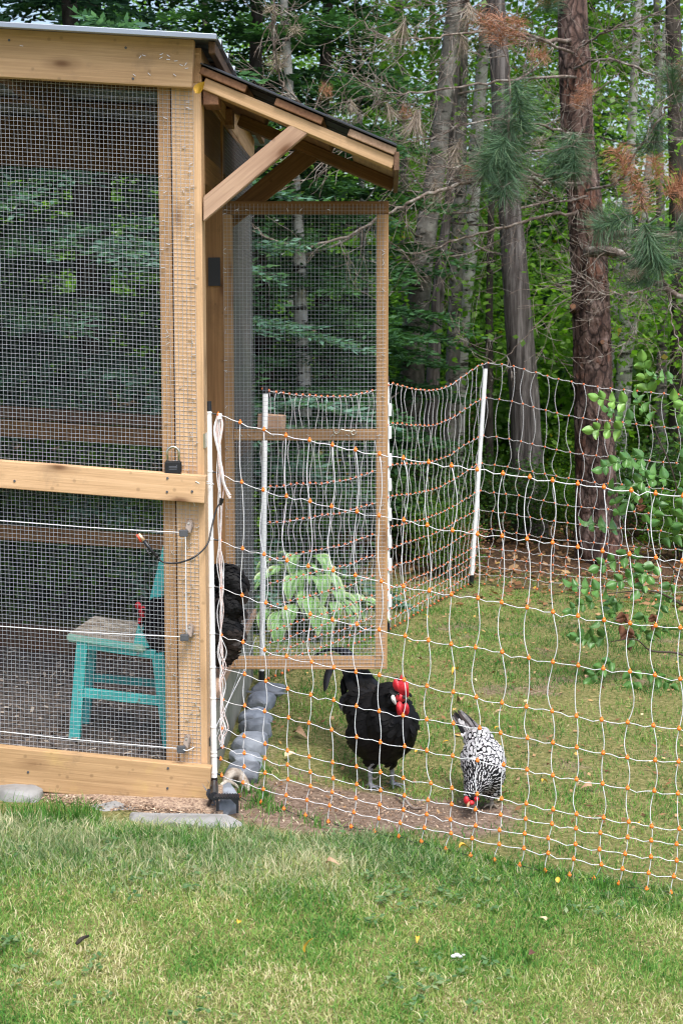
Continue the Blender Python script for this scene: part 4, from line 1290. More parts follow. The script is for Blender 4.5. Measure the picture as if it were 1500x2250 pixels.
stems = [[(1545, 1500, RY), (1520, 1250, RY), (1480, 1050, RY), (1440, 950, RY), (1430, 890, RY)],
         [(1545, 1500, RY), (1530, 1330, RY), (1460, 1230, RY - .1), (1400, 1190, RY - .15), (1365, 1150, RY - .15)],
         [(1545, 1500, RY), (1500, 1440, RY), (1430, 1430, RY - .1), (1395, 1405, RY - .15), (1340, 1410, RY - .15)],
         [(1555, 1490, RY), (1540, 1200, RY + .1), (1510, 950, RY + .1), (1500, 820, RY + .1)],
         [(1500, 1330, RY), (1440, 1300, RY - .1), (1380, 1300, RY - .15), (1330, 1305, RY - .15)]]
stemS = []
for s_ in stems:
    P = spline([at(*q) for q in s_], 5)
    v, f = tube(P, [.006 - .0045 * i / len(P) for i in range(len(P))], 6)
    obj('stem', v, f, M_['rose_stem'], rose, smooth=True)
    stemS.append(P)
RL = [(1425, 885, 2, 100, 1.0), (1400, 890, 2, 170, .95), (1455, 895, 2, 30, 1.0), (1470, 900, 2, -20, .95), (1390, 945, 2, 180, .95), (1410, 930, 0, 160, .9), (1470, 940, 0, 10, 1.0), (1440, 945, 1, 120, .9), (1480, 970, 0, -30, 1.0),
      (1440, 1000, 0, 190, 1.05), (1400, 1000, 1, 200, .9), (1470, 1010, 0, -20, 1.0), (1460, 1040, 1, 200, 1.0), (1490, 1060, 0, 160, 1.0), (1430, 1050, 0, 230, .95), (1495, 835, 0, 170, .7), (1495, 870, 0, 10, .8),
      (1380, 1165, 1, 170, 1.0), (1370, 1150, 0, 110, .9), (1410, 1170, 0, 60, .9), (1430, 1190, 1, 10, 1.0), (1400, 1215, 0, 200, 1.0), (1450, 1220, 0, 240, 1.0), (1460, 1180, 0, 60, 1.0), (1490, 1210, 1, 0, 1.0), (1440, 1250, 0, 200, 1.0), (1480, 1260, 1, 250, 1.0), (1500, 1160, 0, 90, 1.0),
      (1340, 1300, 0, 170, .95), (1320, 1315, 1, 200, .8), (1370, 1305, 0, 230, .9), (1385, 1290, 1, 80, .8), (1420, 1330, 0, 250, .9), (1400, 1290, 3, 100, .9), (1370, 1340, 3, 265, 1.3), (1375, 1375, 3, 280, 1.4), (1435, 1345, 3, 270, 1.0), (1405, 1130, 3, 90, .9),
      (1350, 1405, 0, 175, .95), (1375, 1385, 1, 120, .9), (1325, 1420, 0, 160, .7), (1400, 1405, 0, 20, .8), (1360, 1440, 1, 220, .9), (1390, 1450, 0, 270, 1.0), (1350, 1480, 1, 190, 1.0), (1385, 1495, 0, 300, .9), (1410, 1470, 1, 330, .8), (1360, 1500, 0, 240, .8)]
for i, (px, py, k, ang, sc) in enumerate(RL):
    p = at(px, py, RY - .15 - .12 * math.sin(i * 2.1))
    M = Matrix.Translation(p) @ Matrix.Rotation(R(-ang), 4, 'Y') @ Matrix.Rotation(R(-95 + (i * 29) % 55), 4, 'X') @ Matrix.Scale(sc * (.55 if k == 3 else 1.02), 4)
    o = link(bpy.data.objects.new('leaf', rl[k]), rose, M)
    if k == 3: o['label'] = 'withered brown leaf'

# ================================================================ ELECTRIC NETTING
ROWF = [1.0, .842, .672, .545, .419, .334, .25, .165, .123, .082, .042, 0.0]
top_px = [(470, 910), (518, 929), (566, 942), (615, 955), (666, 968), (717, 978), (768, 988), (820, 997.5), (870.5, 1005.6), (925, 1013.7), (978, 1023), (1032, 1033), (1086, 1040), (1142, 1047), (1196, 1055.6), (1252.6, 1062), (1308, 1070.5), (1366, 1075.6), (1421, 1083.6), (1479.4, 1089.6)]
bot_px = [(473, 1741), (526, 1746), (575, 1760), (624, 1776), (673, 1790), (723, 1804), (773, 1817.6), (823.6, 1832), (875, 1845), (926, 1857), (979, 1868), (1032.7, 1879), (1085, 1890), (1138, 1903), (1193, 1913), (1248, 1921), (1304, 1930), (1361, 1939), (1417, 1948), (1473, 1962)]
B = np.array([tuple(gnd(px, py, 0.012)) for px, py in bot_px])
B[0] = (-0.396, 4.880, 0.012)
kk = np.arange(len(B))
cx_, cy_ = np.polyfit(kk, B[:, 0], 2), np.polyfit(kk, B[:, 1], 2)
NV = 28
kk2 = np.arange(NV)
Bx, By = np.polyval(cx_, kk2), np.polyval(cy_, kk2)
T = np.array([tuple(at(px, py, Bx_y)) for (px, py), Bx_y in zip(top_px, By)])
tx, tz = np.polyfit(kk, T[:, 0], 2), np.polyfit(kk, T[:, 2], 4)
Tx = np.polyval(tx, kk2)
Tz = np.where(kk2 < 20, np.polyval(tz, kk2), np.polyval(tz, 19) + 0.02 * ((kk2 - 19) / 8) ** 2)
Bz = gz(Bx, By) + 0.012
nr = np.random.default_rng(19)

def net_span(root, bot, top, mats, knot_r, cord_r, rows=ROWF, wav=.011, lean=0.022, individual=0, seed=0, first_vertical=0, dirv=None, kmesh=None):
    """bot, top: (n,3) arrays of the ends of each upright; builds each strand, upright and knot"""
    r = np.random.default_rng(seed)
    n = len(bot)
    bot, top = np.asarray(bot), np.asarray(top)
    along = unit(np.gradient(bot, axis=0) * np.array([1, 1, 0]))
    K = np.zeros((len(rows), n, 3))
    for i, fr in enumerate(rows):
        p = bot + (top - bot) * fr
        if fr > 0.04:
            p = p + along * lean * (1 - math.exp(-(fr) / .06))
        jit = r.normal(0, .004, n)
        jit = np.convolve(np.pad(jit, 1, 'edge'), [.25, .5, .25], 'valid')
        p[:, 2] += jit * (1 if 0 < i else .4)
        p += along * r.normal(0, .003, (n, 1))
        K[i] = p
    nrm = np.stack([along[:, 1], -along[:, 0], np.zeros(n)], -1)
    for i in range(len(rows)):                   # the long strands
        pts = []
        for k in range(n - 1):
            a, b_ = K[i, k], K[i, k + 1]
            for t in (0, .33, .66):
                q = a + (b_ - a) * t
                q = q + np.array([0, 0, -.004 * math.sin(math.pi * t) * (1 + r.normal(0, .8))])
                pts.append(q)
        pts.append(K[i, -1])
        v, f = tube(pts, cord_r * (1.25 if i == 0 else 1.0), 5)
        o = obj('line_strand', v, f, mats['base'] if i == len(rows) - 1 else mats['cord'], root, smooth=True)
        if i == len(rows) - 1: o['label'] = 'black bottom cord lying along the ground'
    for k in range(first_vertical, n):           # the uprights
        pts = []
        sgn = r.choice((-1, 1))
        for i in range(len(rows) - 1):
            a, b_ = K[i, k], K[i + 1, k]
            h = np.linalg.norm(a - b_)
            amp = wav * min(1.0, (h / .15)) ** 1.3 * r.uniform(.45, 1.5) * sgn
            if r.random() < .8: sgn = -sgn
            m = 6 if h > .08 else 3
            sh = r.uniform(.75, 1.3)
            for t in np.arange(m) / m:
                pts.append(a + (b_ - a) * t + along[k] * amp * math.sin(math.pi * t ** sh) + nrm[k] * amp * .3 * math.sin(2 * math.pi * t))
        pts.append(K[-1, k])
        v, f = tube(pts, cord_r * 1.05, 5)
        obj('upright_strand', v, f, mats['cord'], root, smooth=True)
    rest = MB()
    for k in range(n):                           # the knots
        for i in range(len(rows)):
            p = Vector(K[i, k])
            if k < individual:
                link(bpy.data.objects.new('knot', kmesh), root, Matrix.Translation(p) @ Matrix.Rotation(r.uniform(0, 3), 4, 'Z'))
            else:
                v, f = ellipsoid(p, (knot_r, knot_r, knot_r), 6, 4)
                rest.add(v, f)
    if rest.v:
        o = rest.build('knots', mats['knot'], root, smooth=True)
        o['kind'] = 'stuff'
    return K, along
kv, kf = ellipsoid((0, 0, 0), (.0060, .0060, .0058), 10, 7)
a_, b__ = ellipsoid((0, 0, .006), (.003, .003, .004), 6, 4)
knot_me = mesh_from('knot', kv + a_, kf + [tuple(i + len(kv) for i in q) for q in b__], M_['orange'], smooth=True)
netf = thing('electric_net', (-0.40, 4.896, 0.0), 'white electric net with orange knots coming forward from the coop corner', 'netting')
Kf, alf = net_span(netf, np.stack([Bx, By, Bz], -1), np.stack([Tx, By, Tz], -1), {'cord': M_['cord'], 'base': M_['black_plastic'], 'knot': M_['orange']}, .0058, .00118, individual=20, seed=2, first_vertical=1, kmesh=knot_me)
# post with cap, clips and stand-off arms
def net_post(root, p0, p1, r, arms=None, clips=True, black=True, label=None):
    p0, p1 = Vector(p0), Vector(p1)
    d = (p1 - p0).normalized()
    v, f = tube([p0, p1], r, 12)
    po = obj('post', v, f, M_['white_plastic'], root, smooth=False)
    if label: po['label'] = label
    if black:
        v, f = tube([p1 - d * .004, p1 + d * .026], [r * 1.12, r * 1.0], 10)
        obj('cap', v, f, M_['black_plastic'], po)
        v, f = tube([p0 - d * .06, p0 - d * .02, p0 + d * .03], [r * .35, r * 1.1, r * 1.15], 10)
        obj('spike_collar', v, f, M_['black_plastic'], po)
    return po, d
pf0, pf1 = at(471, 1728, 4.896), at(458, 900, 4.896)
po, pd = net_post(netf, pf0, pf1, .0098, label='white fence post at the coop corner')
for i in range(len(ROWF)):
    k = Vector(Kf[i, 0])
    t = (k.z - pf0.z) / (pf1.z - pf0.z)
    t = min(max(t + (.006 if i < 8 else -.012 if i < 9 else .012), 0.0), 1.03)
    c = pf0 + (pf1 - pf0) * t
    if i < 11:
        v, f = tube([c, c + (k - c) * .92], .0026, 6)
        obj('standoff_arm', v, f, M_['black_plastic'], po)
        v, f = tube([c - pd * .002, c + pd * .002], .0112, 10)
        obj('clip_ring', v, f, M_['white_plastic'], po)
# spare cords bundled down the first upright
bm_ = MB()
br = random.Random(8)
for s in range(7):
    pts = []
    for i in range(0, 12):
        k = Vector(Kf[i, 0])
        g = .002 + .008 * abs(math.sin(i * 1.3 + s)) * (1 if i % 2 else .25)
        pts.append(k + Vector((br.gauss(0, g), br.gauss(-.004, g * .5), br.gauss(0, .004))))
        if i < 11:
            k2 = Vector(Kf[i + 1, 0])
            m = (k + k2) / 2
            pts.append(m + Vector((br.gauss(-.002, .006), br.gauss(-.004, .003), 0)))
    pts = pts[:17]
    bm_.tube(spline(pts, 4), .0014, 4, mat=s % 2)
hb0 = Vector(Kf[0, 0])
bm_.tube(spline([hb0, hb0 + Vector((.012, -.006, -.03)), hb0 + Vector((.0, -.01, -.12)), hb0 + Vector((.012, -.01, -.2)), hb0 + Vector((.03, -.01, -.25)), hb0 + Vector((.037, -.01, -.256))], 5), [.004] * 26, 6, mat=1)
bm_.tube(spline([hb0, hb0 + Vector((-.012, -.006, -.05)), hb0 + Vector((.004, -.012, -.13)), hb0 + Vector((.016, -.012, -.21)), hb0 + Vector((.034, -.01, -.248))], 5), [.004] * 21, 6, mat=0)
bm_.tube([hb0 + Vector((.004, 0, .004)), hb0 + Vector((.006, -.004, -.014))], .007, 6, mat=0)
bm_.build('cord_bundle', [M_['cord'], M_['cord_pink']], netf)
# tie to the middle rail, and a guy line from the post foot to the sill
tie = MB().tube(spline([at(470, 1064, 4.88), at(455, 1058, 4.86), at(443, 1064, 4.77), at(430, 1058, 4.757)], 5), .0013, 4)
tie.tube(spline([at(466, 1066, 4.88), at(452, 1062, 4.85), at(447, 1072, 4.77)], 5), .0013, 4)
tie.build('tie_cord', M_['cord'], netf)
gl = MB().tube([at(473, 1600, 4.9), at(537, 1470, 5.5), at(562, 1400, 6.2)], .0016, 4)
gl.tube([at(470, 1636, 4.9), at(530, 1462, 5.6)], .0008, 4)
gl.build('guy_line', M_['cord'], netf)
# step-in foot bracket
bk = MB()
q = at(499, 1750, 4.675)
L_ = .075
bk.box((q.x - .04, q.y - .018, q.z - .004), (q.x + .038, q.y + .018, q.z + .002))
for k in range(9):
    bk.box((q.x - .034 + k * .008, q.y - .018, q.z + .002), (q.x - .030 + k * .008, q.y + .018, q.z + .0045))
bk.box((q.x + .028, q.y - .018, q.z - .047), (q.x + .036, q.y - .012, q.z - .003))
bk.box((q.x - .032, q.y - .018, q.z - .04), (q.x - .024, q.y - .012, q.z - .003))
v = [(q.x + .028, q.y - .0175, q.z - .02), (q.x + .028, q.y - .0175, q.z - .004), (q.x + .012, q.y - .0175, q.z - .004), (q.x + .028, q.y - .0125, q.z - .02), (q.x + .028, q.y - .0125, q.z - .004), (q.x + .012, q.y - .0125, q.z - .004)]
bk.add(v, [(0, 2, 1), (3, 4, 5), (0, 3, 5, 2), (0, 1, 4, 3), (1, 2, 5, 4)])
bk.tube([at(471, 1750, 4.69), at(471, 1722, 4.86)], [.0135, .012], 10)
bk.tube(spline([at(460, 1735, 4.71), at(457, 1745, 4.70), at(463, 1757, 4.70), at(458, 1768, 4.71)], 4), .006, 6)
bk.build('foot_bracket', M_['black_plastic'], netf)

# far run of the net
p2, p3 = gnd(575, 1505), gnd(1035, 1285)
pm = gnd(857, 1388)
pr_ = gnd(1500, 1328)
pe = pr_ + (pr_ - p3) * .5
pts_plan = []
def seg(a, b_, n, inc=False):
    for i in range(n + (1 if inc else 0)):
        pts_plan.append(a + (b_ - a) * (i / n))
n1, n2, n3 = 22, 20, 24
seg(p2, pm, n1); seg(pm, p3, n2); seg(p3, pe, n3, True)
netb = thing('electric_net', p2, 'white electric net with orange knots running back from the coop to the trees', 'netting')
PB = np.array([tuple(p) for p in pts_plan])
PB[:, 2] = gz(PB[:, 0], PB[:, 1]) + .015
ht = np.zeros(len(PB))
for a, b_, sg in ((0, n1, .045), (n1, n1 + n2, .05), (n1 + n2, len(PB) - 1, .05)):
    i = np.arange(a, b_ + 1)
    t = (i - a) / (b_ - a)
    ht[i] = 1.20 - sg * 4 * t * (1 - t) + (0.0 if a else -.0)
ht[n1 + n2:] = 1.235 - .10 * np.linspace(0, 1, len(PB) - n1 - n2) ** .7
PT = PB + np.array([0, 0, 1.0]) * ht[:, None]
# lean of the corner post carries the net's top with it
d3 = at(1065, 803, p3.y) - p3
w3 = np.exp(-((np.arange(len(PB)) - (n1 + n2)) / 5.0) ** 2)
PT[:, 0] += w3 * d3.x
PT[:, 2] += w3 * (d3.z - ht)
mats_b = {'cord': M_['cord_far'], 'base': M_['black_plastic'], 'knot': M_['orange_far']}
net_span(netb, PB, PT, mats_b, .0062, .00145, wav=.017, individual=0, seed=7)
net_post(netb, p2 + Vector((0, 0, .03)), at(583, 862, p2.y), .0115, label='white fence post at the back of the coop')
net_post(netb, pm + Vector((-.012, -.02, .03)), at(850, 838, pm.y - .02), .0105, label='white fence post behind the door edge')
for py in (900, 950, 1010, 1065, 1130, 1190, 1240, 1320):
    c = at(856, py, pm.y - .03)
    MB().box((c.x - .006, c.y - .008, c.z - .03), (c.x + .008, c.y + .008, c.z + .03)).build('clip', M_['white_plastic'], netb)
net_post(netb, p3 + Vector((0, 0, .03)), at(1066, 808, p3.y), .0125, label='white leaning corner post in front of the trees')
net_post(netb, at(541, 1470, 6.75), at(524, 862, 6.75), .0085, label='thin white end post behind the door')
# loose end of the far net hanging beside the back post
le = MB()
for k in range(5):
    x = 521 + k * 4
    le.tube(spline([at(x + 5 * math.sin(q * 1.7 + k), 905 + q * 75, 6.7) for q in range(8)], 3), .0013, 4, mat=0)
for k in range(11):
    v, f = ellipsoid(at(522 + (k * 7) % 16, 905 + k * 52, 6.69), (.011, .007, .006), 6, 4)
    le.add(v, f, 1)
le.build('loose_end', [M_['cord_far'], M_['orange_far']], netb)

# ================================================================ SMALL FITTINGS ON THE COOP
Yf0 = cw(0, -0.0415, 0).y
# padlock standing on the middle rail
pl = at(381, 1034, Yf0 + .014)
lock = thing('padlock', pl, 'black padlock with steel shackle standing on the middle rail', 'padlock')
def rbox(name, c, s, mat, parent, bev=.003):
    bm = bmesh.new()
    v, f = box(tuple(-q / 2 for q in s), tuple(q / 2 for q in s))
    vs = [bm.verts.new(p) for p in v]
    for q in f: bm.faces.new([vs[i] for i in q])
    bmesh.ops.bevel(bm, geom=list(bm.edges), offset=bev, segments=3, affect='EDGES')
    me = bpy.data.meshes.new(name)
    bm.to_mesh(me)
    bm.free()
    me.materials.append(mat)
    return link(bpy.data.objects.new(name, me), parent, Matrix.Translation(c))
zt_ = 0.984 + .0415 + .073 * .09
bc = Vector((pl.x, pl.y, cw(0, 0, 0.984 + .0415 + .073 * 0.09).z + .0185))
rbox('body', bc, (.0505, .020, .038), M_['black_plastic'], lock)
sh = [(-.0175, .012), (-.0175, .045)] + [(-.0175 * math.cos(t), .045 + .0165 * math.sin(t)) for t in np.linspace(.2, math.pi - .2, 9)] + [(.0175, .045), (.0175, .012)]
v, f = tube([bc + Vector((x, 0, z)) for x, z in sh], .0040, 8)
obj('shackle', v, f, M_['steel'], lock, smooth=True)
pt = MB()
for k, w in enumerate((.012, .0125, .012)):
    pt.box((bc.x - .012, bc.y - .0106, bc.z + .003 - k * .0042), (bc.x - .012 + w * 2, bc.y - .0102, bc.z + .0042 - k * .0042))
pt.box((bc.x + .011, bc.y - .0106, bc.z + .006), (bc.x + .013, bc.y - .0102, bc.z + .008))
pt.build('printed_lines', M_['ink'], lock)
# insulators
YI = cw(0, -0.006, 0).y
ins_pts = []
for i, (px, py, lab) in enumerate(((410, 1160, 'brown and black wire insulator below the middle rail on the corner post'), (412, 1388, 'brown and black wire insulator half way down the lower corner post'), (405, 1632, 'brown and black wire insulator just above the base board'))):
    p = at(px, py, YI)
    t = thing('insulator', p, lab, 'insulator', 'insulators on the corner post')
    mb = MB()
    sgn = 1
    prof = [(-.004, -.014), (.010, -.014), (.016, .006), (.013, .022), (.004, .028), (-.004, .022), (-.008, .004)]
    n = len(prof)
    vs = [(p.x + a + .006, p.y, p.z + b_) for a, b_ in prof] + [(p.x + a * .82 + .006, p.y - .022 + .010 * (b_ > .01), p.z + b_ * .86) for a, b_ in prof]
    mb.add(vs, [tuple(range(n))[::-1], tuple(range(n, 2 * n))] + [(k, (k + 1) % n, n + (k + 1) % n, n + k) for k in range(n)][::1])
    mb.build('body', M_['taupe'], t)
    rbox('clamp', Vector((p.x - .006, p.y - .030, p.z - .012)), (.026, .016, .021), M_['clamp'], t, .002)
    v, f = tube([(p.x + .008, p.y - .013, p.z + .016), (p.x + .008, p.y - .0165, p.z + .016)], .003, 8)
    obj('nail', v, f, M_['staple'], t)
    ins_pts.append(Vector((p.x - .006, p.y - .032, p.z - .010)))
p = at(453, 1629, YI + .06)
t = thing('insulator', p, 'flat black insulator at the coop corner beside the white post', 'insulator', 'insulators on the corner post')
rbox('body', p, (.026, .030, .034), M_['black_plastic'], t, .004)
v, f = tube([p + Vector((.004, -.0151, -.001)), p + Vector((.004, -.018, -.001))], .0035, 8)
obj('nail', v, f, M_['staple'], t)
corner_ins = p
# polywires on stand-offs across the front
def wire_thing(pts, lab, r=.0015, sag=0.0):
    P = spline(pts, 8)
    v, f = tube(P, r, 6)
    o = obj('fence_wire', v, f, M_['cord'], None, origin=P[0], smooth=True)
    return tag(o, lab, 'wire', 'electric wires across the coop front')
for (y0, lab), ip in zip(((1144, 'white electric wire across the mesh just below the middle rail'), (1376, 'white electric wire across the mesh at the chair seat height'), (1607, 'white electric wire across the mesh just above the base board')), ins_pts):
    a = at(0, y0, YI - .025)
    d = ip - a
    wire_thing([a - d * 3.2 + Vector((0, .1, 0)), a, a + d * .5 + Vector((0, 0, -.003)), ip], lab)
wire_thing([ins_pts[0], ins_pts[0] + Vector((.006, -.004, -.02)), (ins_pts[0] + ins_pts[1]) / 2 + Vector((.006, -.004, 0)), ins_pts[1] + Vector((.006, 0, .006))], 'white wire hanging between the two upper insulators')
wire_thing([ins_pts[2], ins_pts[2] + Vector((.02, -.004, -.004)), corner_ins + Vector((-.02, -.02, -.004)), corner_ins + Vector((-.004, -.012, .004))], 'short white wire from the lowest insulator to the corner')
# jumper lead with spring clips
Yc = YI - .034
ld = thing('jumper_lead', at(330, 1200, Yc), 'black jumper lead with a spring clip hooked on the upper wire', 'cable')
tip, tail = at(305, 1173, Yc), at(346, 1226, Yc)
d = (tail - tip)
mb = MB().tube([tip + d * .28, tip + d * .62, tail], [.0062, .0055, .0036], 8)
mb.tube([tip + d * .55 + Vector((-.008, 0, -.006)), tip + d * .8 + Vector((-.012, 0, -.006)), tip + d * .9 + Vector((-.009, 0, -.004))], [.003, .0032, .002], 6)
mb.build('clip_grip', M_['black_plastic'], ld, smooth=True)
MB().tube([tip, tip + d * .3], [.0048, .006], 8).build('clip_jaw', M_['copper'], ld, smooth=True)
MB().tube([tip + Vector((-.006, -.001, -.002)), tip + d * .26 + Vector((-.007, 0, -.005))], [.003, .004], 6).build('clip_cover', M_['clip_red'], ld, smooth=True)
cab = spline([tail, at(362, 1236, Yc), at(395, 1236, Yc), at(430, 1222, Yc + .0), at(456, 1195, 4.80), at(466, 1155, 4.84), at(476, 1118, 4.86), at(486, 1103, 4.868)], 6)
v, f = tube(cab, .0028, 8)
obj('cable', v, f, M_['black_plastic'], ld, smooth=True)
MB().tube([at(484, 1110, 4.868), at(488, 1095, 4.868)], [.005, .007], 8).build('end_clip', M_['black_plastic'], ld)
# yellow leaf caught at the corner of the fascia

# ================================================================ BLUE CHAIR IN THE COOP
CY = 5.16
def fl(x, y):
    return 0.105
cz = 0.15
ch = thing('small_chair', at(250, 1600, CY), 'small turquoise painted chair with worn seat inside the coop', 'chair')
def cb(name, a, b_, wdir, w, t, mat, **k):
    return board(name, ch, a, b_, wdir, w, t, M_[mat], bevel=.002, **k)
YA, YB_ = 5.02, 5.28
cb('leg', at(165, 1622, YA), at(183, 1402, YA), EX, .036, .032, 'teal')
cb('leg', at(186, 1592, YB_), at(205, 1404, YB_), EX, .034, .032, 'teal')
cb('leg', at(372, 1640, YA), at(347, 1436, YA), EX, .036, .032, 'teal')
cb('leg', at(366, 1600, YB_), at(345, 1430, YB_), EX, .034, .032, 'teal')
cb('apron', at(176, 1414, YA + .002), at(342, 1438, YA + .002), EZ, .026, .022, 'teal')
cb('apron', at(204, 1412, YB_), at(342, 1432, YB_), EZ, .026, .022, 'teal')
cb('apron', at(188, 1412, YA + .018), at(204, 1412, YB_ - .02), EZ, .026, .022, 'teal')
cb('stretcher', at(172, 1520, YA), at(352, 1540, YA), EZ, .030, .020, 'teal')
cb('stretcher', at(198, 1488, YB_), at(350, 1502, YB_), EZ, .028, .020, 'teal')
# seat slab: worn top over a painted edge
s0, s1 = at(146, 1392, YA - .02), at(318, 1418, YA - .02)
s2, s3 = at(205, 1352, YB_ + .12), at(345, 1372, YB_ + .12)
def slab(name, a, b_, c, d, th, mats, parent):
    bm = bmesh.new()
    vs = [bm.verts.new(p) for p in (a, b_, d, c)]
    fc = bm.faces.new(vs)
    ex = bmesh.ops.extrude_face_region(bm, geom=[fc])
    for e in ex['geom']:
        if isinstance(e, bmesh.types.BMVert): e.co.z -= th
    bmesh.ops.recalc_face_normals(bm, faces=list(bm.faces))
    bmesh.ops.bevel(bm, geom=list(bm.edges), offset=.006, segments=2, affect='EDGES')
    bm.normal_update()
    o_ = W[parent.name].to_translation()
    for f_ in bm.faces: f_.material_index = 0 if f_.normal.z > .7 else 1
    for v_ in bm.verts: v_.co -= o_
    me = bpy.data.meshes.new(name)
    bm.to_mesh(me)
    bm.free()
    for m in mats: me.materials.append(m)
    return link(bpy.data.objects.new(name, me), parent, Matrix.Translation(o_))
slab('seat', s0, s1, s2, s3, .026, [M_['worn_seat'], M_['worn_edge']], ch)
# back: two posts and a wide back board, and the cheek pieces
cb('back_post', at(318, 1410, 5.26), at(374, 1190, 5.26), EX, .036, .026, 'teal')
cb('back_post', at(332, 1390, 5.38), at(378, 1210, 5.38), EX, .034, .026, 'teal')
cb('back_rest', at(356, 1292, 5.272), at(362, 1286, 5.37), EZ - EX * -.25, .11, .016, 'teal')
mb = MB()
q0, q1, q2 = at(303, 1372, YA - .012), at(293, 1418, YA - .012), at(328, 1424, YA - .012)
t_ = Vector((0, .018, 0))
mb.add([q0, q1, q2, q0 + t_, q1 + t_, q2 + t_], [(0, 1, 2), (3, 5, 4), (0, 3, 4, 1), (1, 4, 5, 2), (2, 5, 3, 0)])
mb.build('cheek_piece', M_['teal'], ch)

# ================================================================ CHICKENS
M_['black_feather'] = simple('black_feather', (0.0045, 0.0043, 0.0048), 0.62, vary=0.3, scale=60, bump=.12, spec=0.2)
M_['black_sheen'] = simple('black_sheen', (0.010, 0.010, 0.013), 0.40, vary=0.25, scale=40, spec=0.35)
M_['brown_black'] = simple('brown_black', (0.030, 0.021, 0.018), 0.6, vary=0.3, scale=30, spec=0.3)
M_['ash_down'] = simple('ash_down', (0.10, 0.085, 0.08), 0.8, vary=0.3, scale=30)
M_['comb_red'] = simple('comb_red', (0.62, 0.022, 0.035), 0.45, vary=0.2, scale=60, spec=0.5, bump=.3)
M_['lobe_white'] = simple('lobe_white', (0.78, 0.78, 0.76), 0.5, vary=0.05)
M_['leg_grey'] = simple('leg_grey', (0.34, 0.35, 0.37), 0.55, vary=0.3, scale=180, bump=.5, c2=(0.17, 0.175, 0.19))
M_['leg_pale'] = simple('leg_pale', (0.40, 0.35, 0.27), 0.6, vary=0.3, scale=180, c2=(0.22, 0.18, 0.13))
M_['beak'] = simple('beak', (0.06, 0.05, 0.05), 0.35)
M_['beak_horn'] = simple('beak_horn', (0.35, 0.22, 0.12), 0.4)
M_['eye'] = simple('eye', (0.02, 0.008, 0.005), 0.1)
M_['white_feather'] = simple('white_feather', (0.48, 0.48, 0.49), 0.7, vary=0.06)
M_['grey_feather'] = simple('grey_feather', (0.16, 0.15, 0.15), 0.7, vary=0.35, scale=60, c2=(0.05, 0.047, 0.05))
M_['pale_grey_feather'] = simple('pale_grey_feather', (0.46, 0.45, 0.45), 0.75, vary=0.25, scale=60)

def blob_body(name, parent, blobs, limbs, mats, legz=None, voxel=.0045, smooth_it=6):
    """one continuous skin over ellipsoids and tapering limbs (world coordinates)"""
    mb = MB()
    for c, r, rot in blobs:
        M3 = None
        if rot is not None: M3 = rot
        v, f = ellipsoid(c, r, 18, 12, M3)
        mb.add(v, f)
    for pts, rad in limbs:
        mb.tube(pts, rad, 8)
    me = bpy.data.meshes.new(name + '_src')
    o_ = W[parent.name].to_translation()
    me.from_pydata([tuple(Vector(p) - o_) for p in mb.v], [], mb.f)
    tmp = bpy.data.objects.new(name + '_src', me)
    col.objects.link(tmp)
    md = tmp.modifiers.new('remesh', 'REMESH')
    md.mode = 'VOXEL'
    md.voxel_size = voxel
    ms = tmp.modifiers.new('smooth', 'SMOOTH')
    ms.factor = .5
    ms.iterations = smooth_it
    dg = bpy.context.evaluated_depsgraph_get()
    me2 = bpy.data.meshes.new_from_object(tmp.evaluated_get(dg))
    me2.name = name
    bpy.data.objects.remove(tmp)
    bpy.data.meshes.remove(me)
    me2.materials.clear()
    for m in mats: me2.materials.append(m)
    for p in me2.polygons:
        p.use_smooth = True
        if legz is not None and p.center.z + o_.z < legz: p.material_index = 1
    return link(bpy.data.objects.new(name, me2), parent, Matrix.Translation(o_))
def feather(L, Wd, curve=.25, n=6, rim=False):
    """a feather blade along +X, bending down in Z"""
    v, f, m = [], [], []
    for i in range(n + 1):
        t = i / n
        w = Wd / 2 * (0.25 + .75 * math.sin(math.pi * min(1, t * .62 + .1))) * (1 if t < .8 else math.sqrt(max(0, 1 - ((t - .8) / .2) ** 2)) + .02)
        z = -curve * L * t * t
        v += [(L * t, -w, z - .12 * w), (L * t, 0, z + .05 * w), (L * t, w, z - .12 * w)]
    for i in range(n):
        a = i * 3
        f += [(a, a + 3, a + 4, a + 1), (a + 1, a + 4, a + 5, a + 2)]
    return v, f
